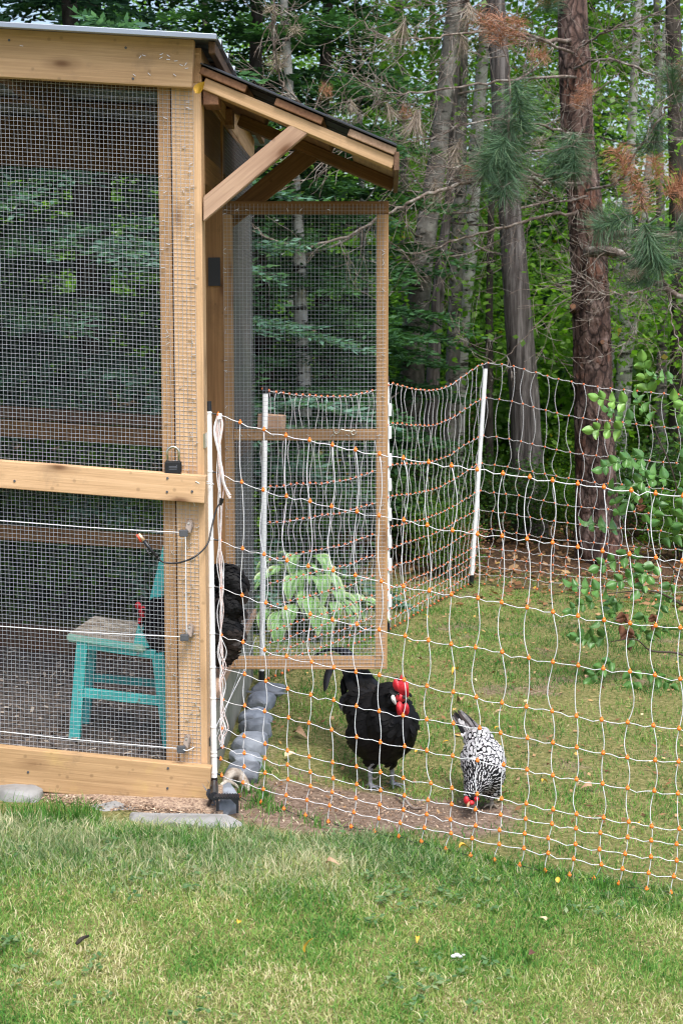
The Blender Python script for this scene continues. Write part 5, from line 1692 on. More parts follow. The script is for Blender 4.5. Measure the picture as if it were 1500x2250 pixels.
def coat(name, parent, body, n, size, tail, mats, pick, seed=1, zmin=None, lift=.35, aspect=.62, flow=None, lace=True, spacing=.42, hug=0.0):
    """small overlapping feathers over the body surface, lying towards the tail"""
    r = np.random.default_rng(seed)
    me = body.data
    np_ = len(me.polygons)
    cen = np.empty(np_ * 3); me.polygons.foreach_get('center', cen); cen = cen.reshape(-1, 3)
    nor = np.empty(np_ * 3); me.polygons.foreach_get('normal', nor); nor = nor.reshape(-1, 3)
    ar = np.empty(np_); me.polygons.foreach_get('area', ar)
    mi = np.empty(np_, np.int32); me.polygons.foreach_get('material_index', mi)
    ar = np.where(mi == 0, ar, 0)
    cand = r.choice(np_, n * 6, p=ar / ar.sum())
    o0 = np.array(W[parent.name].to_translation())
    k = []
    P_ = np.zeros((n, 3))
    for q in cand:                               # keep the feathers evenly spaced
        sz = size(cen[q] + o0) if callable(size) else size
        m_ = len(k)
        if m_ and np.min(np.sum((P_[:m_] - cen[q]) ** 2, -1)) < (sz * spacing) ** 2: continue
        P_[m_] = cen[q]
        k.append(q)
        if len(k) == n: break
    k = np.array(k)
    n = len(k)
    c, nn = cen[k], nor[k]
    o_ = np.array(W[parent.name].to_translation())
    fl_ = np.array(flow(c + o_)) if flow else np.broadcast_to(np.array(tail), c.shape)
    d = unit(fl_ - nn * np.sum(fl_ * nn, -1, keepdims=True) + r.normal(0, .12, c.shape))
    w = unit(np.cross(nn, d))
    s = np.array([size(p + o_) if callable(size) else size for p in c]) * r.uniform(.8, 1.2, n)
    V, F, MI = [], [], []
    prof = [(0, .30), (.35, .92), (.7, 1.0), (.92, .6), (1.0, .1)]
    for i in range(n):
        base = len(V)
        kind = pick(c[i] + o_, r)
        asp = aspect(c[i] + o_) if callable(aspect) else aspect
        for pss, (sc, hh, m) in enumerate(((1.0, 0.0, kind[0]), (.70, .0012, kind[1]))):
            if pss == 1 and not lace: break
            b0 = len(V)
            for t, wd in prof:
                t2 = t * sc + (0.0 if pss == 0 else .06)
                p = c[i] + d[i] * (t2 * s[i]) + nn[i] * (.0016 + lift * s[i] * t2 * .35 * (1 - .5 * t2) + hh - hug * (t2 * s[i]) ** 2)
                e = w[i] * (wd * s[i] * asp * .5 * sc)
                V += [p - e - nn[i] * .0012, p + e - nn[i] * .0012]
            for q in range(len(prof) - 1):
                a = b0 + q * 2
                F.append((a, a + 1, a + 3, a + 2))
                MI.append(m)
    me_ = np_mesh(name, np.array(V), np.array(F), None, mats, None, MI)
    o = link(bpy.data.objects.new(name, me_), parent, Matrix.Translation(Vector(o_)))
    o['kind'] = 'stuff'
    return o
def rot_to(dx):
    """rotation whose X axis is dx"""
    return Vector(dx).to_track_quat('X', 'Z').to_matrix()
def ribbon_feather(path, wid, n=10, tw=(0, -.25, 1)):
    """long tail feather following a path"""
    P = spline(path, n)
    m = len(P)
    v, f = [], []
    for i, p in enumerate(P):
        t = i / (m - 1)
        d = (P[min(i + 1, m - 1)] - P[max(i - 1, 0)]).normalized()
        s = d.cross(Vector(tw))
        s = s.normalized() if s.length > 1e-5 else Vector((1, 0, 0))
        nn = s.cross(d)
        w = wid * (.35 + .65 * math.sin(math.pi * min(.5 + t * .5, .2 + t * .8))) * (1 if t < .85 else math.sqrt(max(.004, 1 - ((t - .85) / .15) ** 2)))
        v += [p - s * w / 2 - nn * w * .12, p + nn * w * .08, p + s * w / 2 - nn * w * .12]
    for i in range(m - 1):
        a = i * 3
        f += [(a, a + 3, a + 4, a + 1), (a + 1, a + 4, a + 5, a + 2)]
    return v, f
def foot_toes(mb, c, fwd, s=1.0, mat=0):
    side = Vector((-fwd.y, fwd.x, 0))
    for ang, L in ((-.6, .05), (0, .06), (.6, .05), (math.pi + .2, .025)):
        d = fwd * math.cos(ang) + side * math.sin(ang)
        P = [c + Vector((0, 0, .010 * s)), c + d * L * .5 * s + Vector((0, 0, .011 * s)), c + d * L * s + Vector((0, 0, .003))]
        mb.append((spline(P, 3), [.0062 * s, .0058 * s, .0055 * s, .005 * s, .0048 * s, .0042 * s, .003 * s]))

# ---- black rooster
RB = gnd(838, 1738)
RB = Vector((RB.x, RB.y, float(gz(RB.x, RB.y))))
sR = 5.18 / 3500 * 1.0
def rp(px, py, dy=0.0):
    """place beside the rooster: picture position at his distance plus dy metres"""
    return at(px, py, RB.y + dy)
roo = thing('rooster', RB, 'black rooster with red comb and white earlobe standing behind the net', 'rooster')
fw = Vector((.62, -.78, 0)).normalized()
Rt = rot_to(Vector((fw.x, fw.y, .12)))
blobs = [(rp(838, 1608, .04), (.140, .106, .104), rot_to((fw.x, fw.y, .30))), (rp(862, 1590, -.03), (.085, .085, .092), None), (rp(825, 1570, .06), (.10, .09, .075), None),
         (rp(800, 1552, .12), (.07, .055, .06), None), (rp(858, 1540, -.03), (.058, .058, .062), None), (rp(872, 1535, -.08), (.036, .038, .044), None), (rp(878, 1534, -.115), (.024, .027, .025), None),
         (rp(819, 1660, .02), (.032, .034, .040), None), (rp(857, 1656, .0), (.032, .034, .040), None), (rp(840, 1636, .03), (.08, .08, .055), None), (rp(838, 1552, .04), (.085, .075, .05), None), (rp(800, 1540, .10), (.06, .05, .045), None)]
lf1, lf2 = gnd(813, 1733), gnd(861, 1727)
limbs = [([rp(817, 1655, .02), Vector((lf1.x, lf1.y, lf1.z + .062)), Vector((lf1.x, lf1.y, lf1.z + .008))], [.028, .0088, .008]),
         ([rp(857, 1650, .0), Vector((lf2.x, lf2.y, lf2.z + .062)), Vector((lf2.x, lf2.y, lf2.z + .008))], [.028, .0088, .008])]
foot_toes(limbs, lf1, fw)
foot_toes(limbs, lf2, fw)
body = blob_body('body', roo, blobs, limbs, [M_['black_feather'], M_['leg_grey']], legz=rp(840, 1677).z, smooth_it=8, voxel=.0042)
coat('plumage', roo, body, 1500, .034, (-fw.x, -fw.y, -.55), [M_['black_feather'], M_['black_sheen']], lambda p, r: (0, 0), 3, lift=.02, aspect=.5, lace=False, spacing=.28, hug=4.6)
# folded wing and saddle: long flat feathers lying on the flank
for i in range(15):
    a, b_ = i % 5, i // 5
    st_ = rp(862 - a * 9, 1562 + b_ * 22 + a * 4, -.075 + a * .012 + b_ * .004)
    v, f = ribbon_feather([st_, st_ + Vector((-.035, .030, -.006)), st_ + Vector((-.075, .075, -.022))], .030, tw=(.5, -.8, .25))
    obj('wing_feather', v, f, M_['black_feather' if (a + b_) % 3 else 'black_sheen'], roo, smooth=True)
# spur
v, f = tube(spline([lf1 + Vector((.004, .004, .035)), lf1 + Vector((.018, .008, .032)), lf1 + Vector((.028, .008, .042))], 3), [.004, .0038, .0035, .003, .0025, .002, .001], 6)
obj('spur', v, f, M_['leg_pale'], roo)
# head pieces
def plate(name, parent, poly, th, mat, nrm, origin_dy=0.0, bev=.0025):
    """flat fleshy shape with rounded edges"""
    bm = bmesh.new()
    nrm = Vector(nrm).normalized()
    vs = [bm.verts.new(Vector(p) - nrm * th / 2) for p in poly]
    fc = bm.faces.new(vs)
    ex = bmesh.ops.extrude_face_region(bm, geom=[fc])
    for e in ex['geom']:
        if isinstance(e, bmesh.types.BMVert): e.co += nrm * th
    bmesh.ops.recalc_face_normals(bm, faces=list(bm.faces))
    bmesh.ops.bevel(bm, geom=list(bm.edges), offset=bev, segments=2, affect='EDGES')
    o_ = W[parent.name].to_translation()
    for v_ in bm.verts: v_.co -= o_
    me = bpy.data.meshes.new(name)
    bm.to_mesh(me)
    bm.free()
    me.materials.append(mat)
    for p in me.polygons: p.use_smooth = True
    return link(bpy.data.objects.new(name, me), parent, Matrix.Translation(o_))
hy = -.125
comb = [(867, 1517), (862, 1506), (864, 1495), (870, 1490), (873, 1495), (876, 1498), (879, 1486), (882, 1482), (885, 1496), (889, 1488), (891, 1500), (896, 1497), (897, 1510), (898, 1522), (896, 1533), (889, 1536), (882, 1528), (875, 1520)]
plate('comb', roo, [rp(a, b_, hy - .008 - .0006 * (a - 866)) for a, b_ in comb], .006, M_['comb_red'], (.35, -1, 0), bev=.0012)
v, f = ellipsoid(rp(880, 1533, hy - .010), (.0165, .014, .016), 12, 8)
obj('face', v, f, M_['comb_red'], roo, smooth=True)
watt = [(871, 1544), (878, 1540), (884, 1546), (888, 1558), (886, 1571), (880, 1575), (872, 1570), (870, 1556)]
plate('wattle', roo, [rp(a, b_, hy - .022) for a, b_ in watt], .006, M_['comb_red'], (-.2, -1, .1), bev=.002)
watt = [(886, 1546), (893, 1543), (898, 1552), (898, 1566), (893, 1574), (887, 1569), (884, 1556)]
plate('wattle', roo, [rp(a, b_, hy - .028) for a, b_ in watt], .006, M_['comb_red'], (.3, -1, .1), bev=.002)
lobe = [(859, 1528), (864, 1526), (868, 1533), (871, 1545), (870, 1550), (865, 1546), (859, 1538)]
plate('earlobe', roo, [rp(a, b_, hy - .012) for a, b_ in lobe], .007, M_['lobe_white'], (-.4, -1, 0))
v, f = ellipsoid(rp(875, 1526, hy - .0245), (.0042, .003, .0042), 8, 6)
obj('eye', v, f, M_['eye'], roo, smooth=True)
v, f = tube([rp(886, 1531, hy - .022), rp(892, 1534, hy - .035), rp(896, 1540, hy - .042)], [.0065, .005, .0012], 8)
obj('beak', v, f, M_['beak'], roo, smooth=True)
# tail plumes
TP = [[(808, 1530, 0.12), (795, 1490, 0.27), (782, 1455, 0.40), (755, 1425, 0.46), (715, 1428, 0.48), (692, 1440, 0.48)],
      [(806, 1530, 0.13), (785, 1480, 0.29), (768, 1445, 0.42), (735, 1424, 0.48), (700, 1434, 0.50), (678, 1452, 0.50)],
      [(800, 1535, 0.13), (775, 1490, 0.32), (750, 1460, 0.43), (728, 1465, 0.46), (717, 1492, 0.40), (713, 1520, 0.34)],
      [(803, 1532, 0.13), (780, 1485, 0.31), (757, 1452, 0.43), (733, 1455, 0.47), (720, 1485, 0.41), (716, 1516, 0.35)],
      [(800, 1540, 0.13), (778, 1505, 0.27), (763, 1485, 0.32), (757, 1500, 0.33), (754, 1535, 0.26)],
      [(806, 1535, 0.13), (785, 1500, 0.27), (770, 1478, 0.32), (760, 1490, 0.33), (756, 1520, 0.26)],
      [(798, 1545, 0.12), (775, 1530, 0.18), (760, 1525, 0.22), (753, 1545, 0.22), (752, 1562, 0.20)],
      [(812, 1530, 0.11), (802, 1495, 0.25), (795, 1470, 0.36), (785, 1450, 0.40)],
      [(815, 1528, 0.10), (812, 1500, 0.23), (805, 1478, 0.29), (795, 1462, 0.38)],
      [(818, 1530, 0.10), (822, 1508, 0.21), (818, 1495, 0.25), (808, 1482, 0.29)],
      [(800, 1545, 0.12), (780, 1530, 0.17), (766, 1540, 0.19), (760, 1560, 0.17)],
      [(810, 1535, 0.12), (790, 1500, 0.25), (778, 1475, 0.30), (770, 1450, 0.40)],
      [(806, 1538, 0.12), (786, 1512, 0.24), (772, 1500, 0.27), (762, 1512, 0.28)]]
rr3 = random.Random(17)
for k in range(16):                              # fill the bunch of plumes
    a, t = rr3.uniform(-1, 1), rr3.uniform(.55, 1)
    TP.append([(804 + a * 12, 1540 - a * 6, .12), (790 + a * 16, 1508, .20 + .04 * t), (778 + a * 16, 1482 - 8 * t, .29 + .06 * t), (764 + a * 18, 1455 + 12 * (1 - t), .40 + .04 * t)])
for i, q in enumerate(TP):
    v, f = ribbon_feather([rp(*p) for p in q], .034 if i < 4 else .042)
    obj('tail_feather', v, f, M_['black_sheen' if i % 3 == 0 else 'black_feather'], roo, smooth=True)
v, f = ribbon_feather([rp(830, 1530, .06), rp(822, 1512, .14), rp(812, 1500, .2)], .05)
obj('saddle_feather', v, f, M_['black_sheen'], roo, smooth=True)

# ---- silver laced hen pecking
HB = gnd(1056, 1778)
HB = Vector((HB.x, HB.y, float(gz(HB.x, HB.y))))
def hp_(px, py, dy=0.0):
    return at(px, py, HB.y + dy)
hen = thing('laced_hen', HB, 'white hen laced with black pecking at the ground right of the rooster', 'hen')
hf = Vector((-.16, -.98, 0)).normalized()
blobs = [(hp_(1060, 1672, .07), (.072, .105, .074), None), (hp_(1062, 1700, -.01), (.066, .06, .062), None), (hp_(1052, 1630, .13), (.048, .055, .045), None), (hp_(1050, 1715, -.05), (.045, .05, .042), None),
         (hp_(1040, 1735, -.09), (.026, .03, .028), None), (hp_(1034, 1748, -.115), (.0185, .024, .0185), None), (hp_(1075, 1730, .02), (.035, .045, .035), None), (hp_(1040, 1726, .02), (.03, .04, .03), None)]
f1, f2 = gnd(1040, 1777), gnd(1079, 1772)
limbs = [([hp_(1045, 1735, .02), Vector((f1.x, f1.y, f1.z + .03)), Vector((f1.x, f1.y, f1.z + .006))], [.015, .0075, .0072]),
         ([hp_(1076, 1735, .02), Vector((f2.x, f2.y, f2.z + .03)), Vector((f2.x, f2.y, f2.z + .006))], [.015, .0075, .0072])]
foot_toes(limbs, f1, hf, .9)
foot_toes(limbs, f2, hf, .9)
hb_ = blob_body('body', hen, blobs, limbs, [M_['black_feather'], M_['leg_pale']], legz=hp_(1056, 1752, .02).z - .004, smooth_it=8, voxel=.004)
headp = np.array(hp_(1036, 1750, -.12))
tailp = np.array(hp_(1050, 1610, .16))
def hflow(p):
    return unit(p - headp) * .9 + np.array([0, .25, 0])
def hsize(p):
    d = np.linalg.norm(p - headp)
    return .012 + .011 * min(1, d / .16)
def hasp(p):
    return .26 if np.linalg.norm(p - headp) < .125 else .72
def hpick(p, r):
    if np.linalg.norm(p - tailp) < .062: return (3, 2) if r.random() < .6 else (2, 2)
    return (0, 1)
coat('plumage', hen, hb_, 2600, hsize, (0, 1, 0), [M_['black_feather'], M_['white_feather'], M_['pale_grey_feather'], M_['grey_feather']], hpick, 5, spacing=.36, lift=.22, hug=4.0, aspect=hasp, flow=hflow)
HT = []
hr2 = random.Random(31)
for i in range(26):
    t = i / 25
    a = hr2.uniform(-1, 1)
    L = .55 + .45 * hr2.random() if i > 8 else 1.0
    bx, by, bd = 1052 + a * 24, 1630 - abs(a) * 3, .145
    ex, ey, ed_ = 992 + 16 * (a + 1), 1556 + 14 * abs(a), .29
    HT.append([(bx, by, bd), (bx + (ex - bx) * .45 * L + 3, by + (ey - by) * .5 * L, bd + (ed_ - bd) * .5 * L), (bx + (ex - bx) * L, by + (ey - by) * L, bd + (ed_ - bd) * L)])
for i in range(14):
    a = hr2.uniform(-1, 1)
    HT.append([(1054 + a * 26, 1640, .12), (1048 + a * 24, 1622, .155), (1036 + a * 26, 1606 + 5 * abs(a), .18)])
for i, q in enumerate(HT):
    v, f = ribbon_feather([hp_(*p) for p in q], .026 if i < 9 else .024)
    obj('tail_feather', v, f, M_[('black_feather', 'grey_feather', 'brown_black')[i % 3] if i < 14 else ('grey_feather', 'pale_grey_feather')[i % 2] if i < 26 else ('white_feather', 'pale_grey_feather')[i % 2]], hen, smooth=True)
for (px, py, rx, rz) in ((1024, 1758, .0095, .0125), (1035, 1764, .010, .008), (1046, 1756, .008, .008)):
    v, f = ellipsoid(hp_(px, py, -.14), (rx, .009, rz), 10, 7)
    obj('comb' if px < 1030 else 'wattle', v, f, M_['comb_red'], hen, smooth=True)
v, f = tube([hp_(1030, 1762, -.14), hp_(1027, 1772, -.15), hp_(1025, 1778, -.152)], [.006, .0045, .0012], 7)
obj('beak', v, f, M_['beak_horn'], hen, smooth=True)

# ---- black hen stepping in at the door
BY = cw(0, .36, 0).y
def bp_(px, py, dy=0.0):
    return at(px, py, BY + dy)
sill = cw(-0.035, .36, .32)
bh = thing('black_hen', sill, 'fluffy black hen half way through the coop doorway', 'hen')
blobs = [(bp_(440, 1375), (.125, .085, .095), rot_to((-1, 0, .18))), (bp_(395, 1365), (.08, .07, .08), None), (bp_(365, 1352), (.06, .052, .058), None), (bp_(340, 1343), (.042, .036, .04), None), (bp_(324, 1341), (.024, .022, .024), None), (bp_(352, 1372), (.055, .048, .07), None), (bp_(345, 1400), (.045, .045, .06), None),
         (bp_(487, 1330), (.062, .06, .06), None), (bp_(505, 1290), (.046, .045, .05), None), (bp_(492, 1275), (.05, .045, .045), None), (bp_(482, 1390), (.072, .06, .07), None), (bp_(492, 1405), (.052, .05, .06), None), (bp_(476, 1432), (.058, .05, .05), None), (bp_(425, 1430), (.06, .05, .05), None)]
lz = sill.z
l1, l2 = Vector((bp_(436, 1470).x, BY - .02, lz)), Vector((bp_(452, 1470).x, BY + .03, lz))
limbs = [([bp_(436, 1440, -.02), l1 + Vector((0, 0, .04)), l1 + Vector((0, 0, .006))], [.03, .009, .0075]), ([bp_(450, 1440, .03), l2 + Vector((0, 0, .04)), l2 + Vector((0, 0, .006))], [.03, .009, .0075])]
foot_toes(limbs, l1, Vector((-1, 0, 0)), .9)
foot_toes(limbs, l2, Vector((-1, 0, 0)), .9)
bb = blob_body('body', bh, blobs, limbs, [M_['brown_black'], M_['leg_grey']], legz=lz + .028, smooth_it=7, voxel=.0048)
rump = np.array(bp_(500, 1400))
coat('plumage', bh, bb, 3600, .026, (1, 0, -.25), [M_['black_feather'], M_['brown_black'], M_['ash_down']], lambda p, r: (2, 1) if np.linalg.norm(p - rump) < .05 and r.random() < .5 else ((1, 1) if p[2] < rump[2] + .04 else (0, 0)), 8, lift=.75, aspect=.34, lace=False, spacing=.16)
for i, q in enumerate([[(492, 1300, 0), (508, 1268, .01), (524, 1262, .01), (534, 1275, .01)], [(500, 1300, .02), (520, 1275, .02), (536, 1285, .02), (540, 1310, .02)], [(488, 1290, -.02), (500, 1258, -.01), (515, 1255, 0), (528, 1262, 0)], [(500, 1310, -.02), (522, 1300, -.02), (534, 1312, -.02), (532, 1330, -.02)], [(478, 1290, 0), (482, 1262, 0), (494, 1250, 0), (508, 1252, 0)], [(500, 1405, 0), (518, 1392, 0), (530, 1400, 0), (530, 1415, 0)], [(495, 1380, 0), (515, 1358, 0), (532, 1352, 0), (536, 1362, 0)], [(478, 1280, 0), (478, 1255, 0), (484, 1238, 0)]]):
    v, f = ribbon_feather([bp_(*p) for p in q], .05, tw=(0, -1, .2))
    obj('tail_feather', v, f, M_['brown_black' if i in (3, 5, 6) else 'black_feather'], bh, smooth=True)
v, f = ellipsoid(bp_(316, 1345, -.014), (.017, .013, .02), 10, 7)
obj('face', v, f, M_['comb_red'], bh, smooth=True)
v, f = ellipsoid(bp_(304, 1331, -.008), (.011, .008, .013), 10, 7)
obj('comb', v, f, M_['comb_red'], bh, smooth=True)
v, f = ellipsoid(bp_(308, 1366, -.008), (.009, .008, .014), 10, 7)
obj('wattle', v, f, M_['comb_red'], bh, smooth=True)
v, f = tube([bp_(306, 1346, -.004), bp_(297, 1350, -.004), bp_(293, 1356, -.004)], [.007, .005, .001], 7)
obj('beak', v, f, M_['beak'], bh, smooth=True)
v, f = ellipsoid(bp_(315, 1338, -.0275), (.004, .003, .004), 8, 6)
obj('eye', v, f, M_['eye'], bh, smooth=True)

# ================================================================ STONES, LITTER
def stone_mesh(name, seed, sx, sy, sz, mat, parent=None):
    """angular field stone: a hull of scattered points with worn edges"""
    r = random.Random(seed * 13 + 5)
    bm = bmesh.new()
    for _ in range(26):
        d = Vector((r.gauss(0, 1), r.gauss(0, 1), r.gauss(0, 1))).normalized()
        m = max(abs(d.x), abs(d.y), abs(d.z))
        d = d * (1 + .75 * (1 / m - 1)) * r.uniform(.86, 1.04)
        bm.verts.new((d.x * sx, d.y * sy, d.z * sz))
    res = bmesh.ops.convex_hull(bm, input=list(bm.verts))
    bmesh.ops.delete(bm, geom=[g for g in res['geom_interior'] if isinstance(g, bmesh.types.BMVert)], context='VERTS')
    bmesh.ops.dissolve_limit(bm, angle_limit=.30, verts=list(bm.verts), edges=list(bm.edges))
    bmesh.ops.bevel(bm, geom=list(bm.edges), offset=min(sx, sy, sz) * .22, segments=3, affect='EDGES', profile=.5)
    bmesh.ops.triangulate(bm, faces=list(bm.faces))
    bmesh.ops.subdivide_edges(bm, edges=[e_ for e_ in bm.edges if e_.calc_length() > .02], cuts=1)
    off = Vector((seed * 3.7, seed * 1.3, seed * .9))
    bm.normal_update()
    for v in bm.verts:
        v.co += v.normal * (mnoise.noise(v.co * 28 + off) * .004 + mnoise.noise(v.co * 70 + off) * .0016)
    me = bpy.data.meshes.new(name)
    bm.to_mesh(me)
    bm.free()
    me.materials.append(M_[mat])
    return me
def stone(px, py, w, d, h, lab, mat='stone', seed=1, rot=0.0, sink=.35, name='stone', group='stones along the coop'):
    c = gnd(px, py)
    z = float(gz(c.x, c.y))
    me = stone_mesh(name, seed, w / 2, d / 2, h / 2, mat)
    o = bpy.data.objects.new(name, me)
    link(o, None, Matrix.Translation((c.x, c.y, z + h / 2 - sink * h)) @ Matrix.Rotation(rot, 4, 'Z'))
    return tag(o, lab, 'stone', group)
stone(590, 1526, .13, .17, .085, 'smooth blue grey stone farthest back in the row beside the coop', seed=1, rot=-.3)
stone(574, 1556, .12, .13, .10, 'rounded blue grey stone second from the back beside the coop', seed=2, rot=-.2)
stone(562, 1586, .145, .15, .085, 'layered grey stone third from the back beside the coop', seed=3, rot=.1)
stone(560, 1612, .12, .13, .10, 'cracked grey stone at the middle of the row beside the coop', seed=4, rot=.3)
stone(550, 1646, .135, .15, .09, 'domed blue grey stone third from the front beside the coop', seed=5, rot=-.2)
stone(540, 1680, .12, .15, .075, 'flat blue grey stone second from the front beside the coop', seed=6, rot=.2)
stone(528, 1714, .13, .14, .09, 'angular blue grey stone nearest the white post beside the coop', seed=7, rot=-.1)
stone(500, 1785, .065, .08, .07, 'small grey stone under the black foot bracket', seed=8, sink=.3)
stone(498, 1752, .075, .10, .06, 'pale grey stone behind the black foot bracket', seed=12, sink=.3)
stone(405, 1806, .36, .12, .05, 'long flat grey slab below the right end of the base board', 'slab', seed=9, rot=-.05, sink=.45, name='stone_slab')
stone(40, 1755, .16, .10, .07, 'pale rounded stone at the left under the base board', 'slab', seed=10, sink=.4)
stone(255, 1776, .16, .08, .035, 'small flat stone half buried below the middle of the base board', 'slab', seed=11, sink=.5)
# wood chips spilled under the base board
def scatter_quads(name, c, L, Wd, mat, tint, nz=.35, seed=0):
    r = np.random.default_rng(seed)
    n = len(c)
    a = r.uniform(0, 6.283, n)
    d = unit(np.stack([np.cos(a), np.sin(a), r.normal(0, nz, n)], -1))
    w = unit(np.cross(d, unit(np.stack([r.normal(0, .4, n), r.normal(0, .4, n), np.ones(n)], -1))))
    v, q = rhombs(c, d, w, L, Wd)
    return np_mesh(name, v, q, None, [mat], np.repeat(tint, 4))
M_['chip'] = leafmat('wood_chip', [(0.0, (0.12, 0.07, 0.045)), (0.5, (0.30, 0.20, 0.13)), (1.0, (0.62, 0.50, 0.38))], .9, .0)
n = 5200
px = rng.uniform(-40, 480, n)
t = rng.beta(2, 2.2, n)
C = []
for a, b_ in zip(px, t):
    yb = 1722 + (a / 455) * 50
    p = gnd(a, yb - 12 + b_ * 48 - 8 * (a < 100))
    C.append((p.x, p.y, p.z + .006 + .014 * (1 - b_) * rng.random()))
cme = scatter_quads('wood_chips', np.array(C), rng.uniform(.008, .024, n), rng.uniform(.003, .007, n), M_['chip'], np.clip(rng.normal(.5, .22, n), 0, 1), .25, 3)
o = link(bpy.data.objects.new('wood_chips', cme))
tag(o, 'pale wood chips and straw spilled under the base board', 'wood chips', kind='stuff')
# mound of chips they lie on
n_ = 40
mv, mf = [], []
for i in range(n_ + 1):
    a = -80 + 570 * i / n_
    yb = 1722 + (max(a, 0) / 455) * 50
    for j, (dyy, hz) in enumerate(((-22, .045), (-4, .034), (14, .018), (34, -.012))):
        p = gnd(a, yb + dyy)
        mv.append((p.x, p.y, p.z + hz + .01 * (vnoise(a * .03, dyy * .1) - .5)))
for i in range(n_):
    for j in range(3):
        a = i * 4 + j
        mf.append((a, a + 1, a + 5, a + 4))
o = obj('chip_bank', mv, mf, M_['chips'], None, origin=mv[80], smooth=True)
tag(o, 'low bank of bedding and wood chips along the coop front', kind='structure')
# bleached root on the stones by the post
rt = MB()
rt.tube(spline([at(492, 1722, 4.93), at(508, 1700, 4.96), at(525, 1704, 4.98), at(540, 1722, 4.96), at(546, 1738, 4.94)], 5), [.006, .010, .013, .015, .016, .017, .018, .019, .019, .019, .018, .017, .016, .015, .014, .013, .012, .010, .008, .006, .004], 9)
rt.tube(spline([at(484, 1726, 4.9), at(500, 1717, 4.92), at(516, 1724, 4.92), at(524, 1732, 4.92)], 5), [.004, .006, .007, .007, .007, .007, .007, .007, .006, .006, .006, .005, .005, .004, .003, .002], 7)
rt.tube(spline([at(515, 1702, 4.97), at(505, 1712, 4.95), at(497, 1706, 4.95)], 4), [.006, .006, .006, .005, .005, .004, .003, .003, .002], 6)
o = rt.build('bleached_root', M_['bone'], None, origin=at(520, 1735, 4.95), smooth=True)
tag(o, 'bleached twisted piece of root lying on the stones by the white post', 'root')

# ================================================================ GRASS
M_['grass'] = leafmat('grass_blade', [(0.0, (0.035, 0.13, 0.024)), (0.30, (0.09, 0.26, 0.045)), (0.52, (0.18, 0.35, 0.07)), (0.74, (0.35, 0.42, 0.13)), (0.88, (0.56, 0.52, 0.27)), (1.0, (0.72, 0.64, 0.43))], .6, .35, .25, 1.0)
M_['grass_blue'] = leafmat('grass_blade_blue', [(0.0, (0.04, 0.11, 0.04)), (0.4, (0.11, 0.22, 0.08)), (0.75, (0.30, 0.37, 0.19)), (1.0, (0.60, 0.56, 0.38))], .55, .35, .3, 1.0)
def blades(name, x, y, h, wd, tint, mat, lean=.5, seed=0, flat=0.0):
    r = np.random.default_rng(seed)
    n = len(x)
    z = gz(x, y) - .004
    c = np.stack([x, y, z], -1)
    a = r.uniform(0, 6.283, n)
    ln = np.abs(r.normal(0, lean, n)) + flat
    d = np.stack([np.cos(a) * ln, np.sin(a) * ln, np.ones(n)], -1)
    d = unit(d)
    w = np.stack([-np.sin(a), np.cos(a), np.zeros(n)], -1)
    b_ = r.uniform(0, 6.283, n)
    w = unit(np.stack([np.cos(b_), np.sin(b_), np.zeros(n)], -1)) * (wd / 2)[:, None]
    m = c + d * (h * .55)[:, None]
    d2 = unit(d + np.stack([np.cos(a), np.sin(a), -.9 * np.ones(n)], -1) * (.25 + .5 * r.random(n))[:, None])
    t = m + d2 * (h * .5)[:, None]
    V = np.stack([c - w, c + w, m + w * .85, m - w * .85, t], 1).reshape(-1, 3)
    q0 = np.arange(n) * 5
    me = np_mesh(name, V, np.stack([q0, q0 + 1, q0 + 2, q0 + 3], -1), np.stack([q0 + 3, q0 + 2, q0 + 4], -1), [M_[mat]], np.repeat(np.clip(tint, 0, 1), 5))
    return link(bpy.data.objects.new(name, me))
gr = np.random.default_rng(55)
# line of the front net in plan: y on the net for a given x
def net_y(x):
    return np.interp(x, Bx, By)
def bare(x, y):
    d = ((x - .03) / .48) ** 2 + ((y - 4.86) / .30) ** 2 + 2.2 * (fbm(x, y, 3.0) - .5)
    return np.clip((1.25 - d) / .5, 0, 1)
def in_coop(x, y):
    u = (x - CX.x) * EX.x + (y - CX.y) * EX.y
    v_ = (x - CX.x) * EY.x + (y - CX.y) * EY.y
    return (u < .01) & (v_ > -.045) & (v_ < DEP + .02)
# mown lawn in front
n = 330000
y = 2.75 + 2.5 * gr.random(n) ** .85
x = gr.uniform(-1, 1, n) * (.27 * y + .35)
front = (y < net_y(x) + .05) | (x < -.45)
keep = front & ~in_coop(x, y) & ~((x < -.30) & (y > 4.50 + .07 * gr.random(n))) & (gr.random(n) > bare(x, y) * .96)
x, y = x[keep], y[keep]
n = len(x)
long_ = np.clip((y - 3.95 + .25 * (fbm(x, y, 2.2) - .5)) / .35, 0, 1) * np.clip((.55 - x) / .5, .25, 1)
straw = fbm(x, y, 1.6) * .7 + fbm(x, y, 7.0) * .5
tint = .53 + 1.0 * (straw - .58) + gr.normal(0, .22, n) + .10 * (gr.random(n) < .15)
clump = fbm(x + 5, y, 4.2)
tint -= .15 * np.exp(-((y - net_y(x) + .10) / .13) ** 2) * np.clip((x + .1) / .2, 0, 1) * (.4 + fbm(x, y, 4.0))
tint -= .13 * np.clip((clump - .58) * 6, 0, 1)
h = (.012 + .016 * gr.random(n) ** 1.5) * (.6 + .9 * fbm(x, y, 5.0)) + long_ * gr.uniform(.0, .03, n) + .02 * (gr.random(n) < .03)
wd = gr.uniform(.0016, .0036, n)
sel = (gr.random(n) < long_ * .75)
o = blades('lawn_grass', x[~sel], y[~sel], h[~sel], wd[~sel], tint[~sel], 'grass', .95, 1)
tag(o, 'short mown lawn mottled green and straw yellow in front of the net', 'grass', kind='stuff')
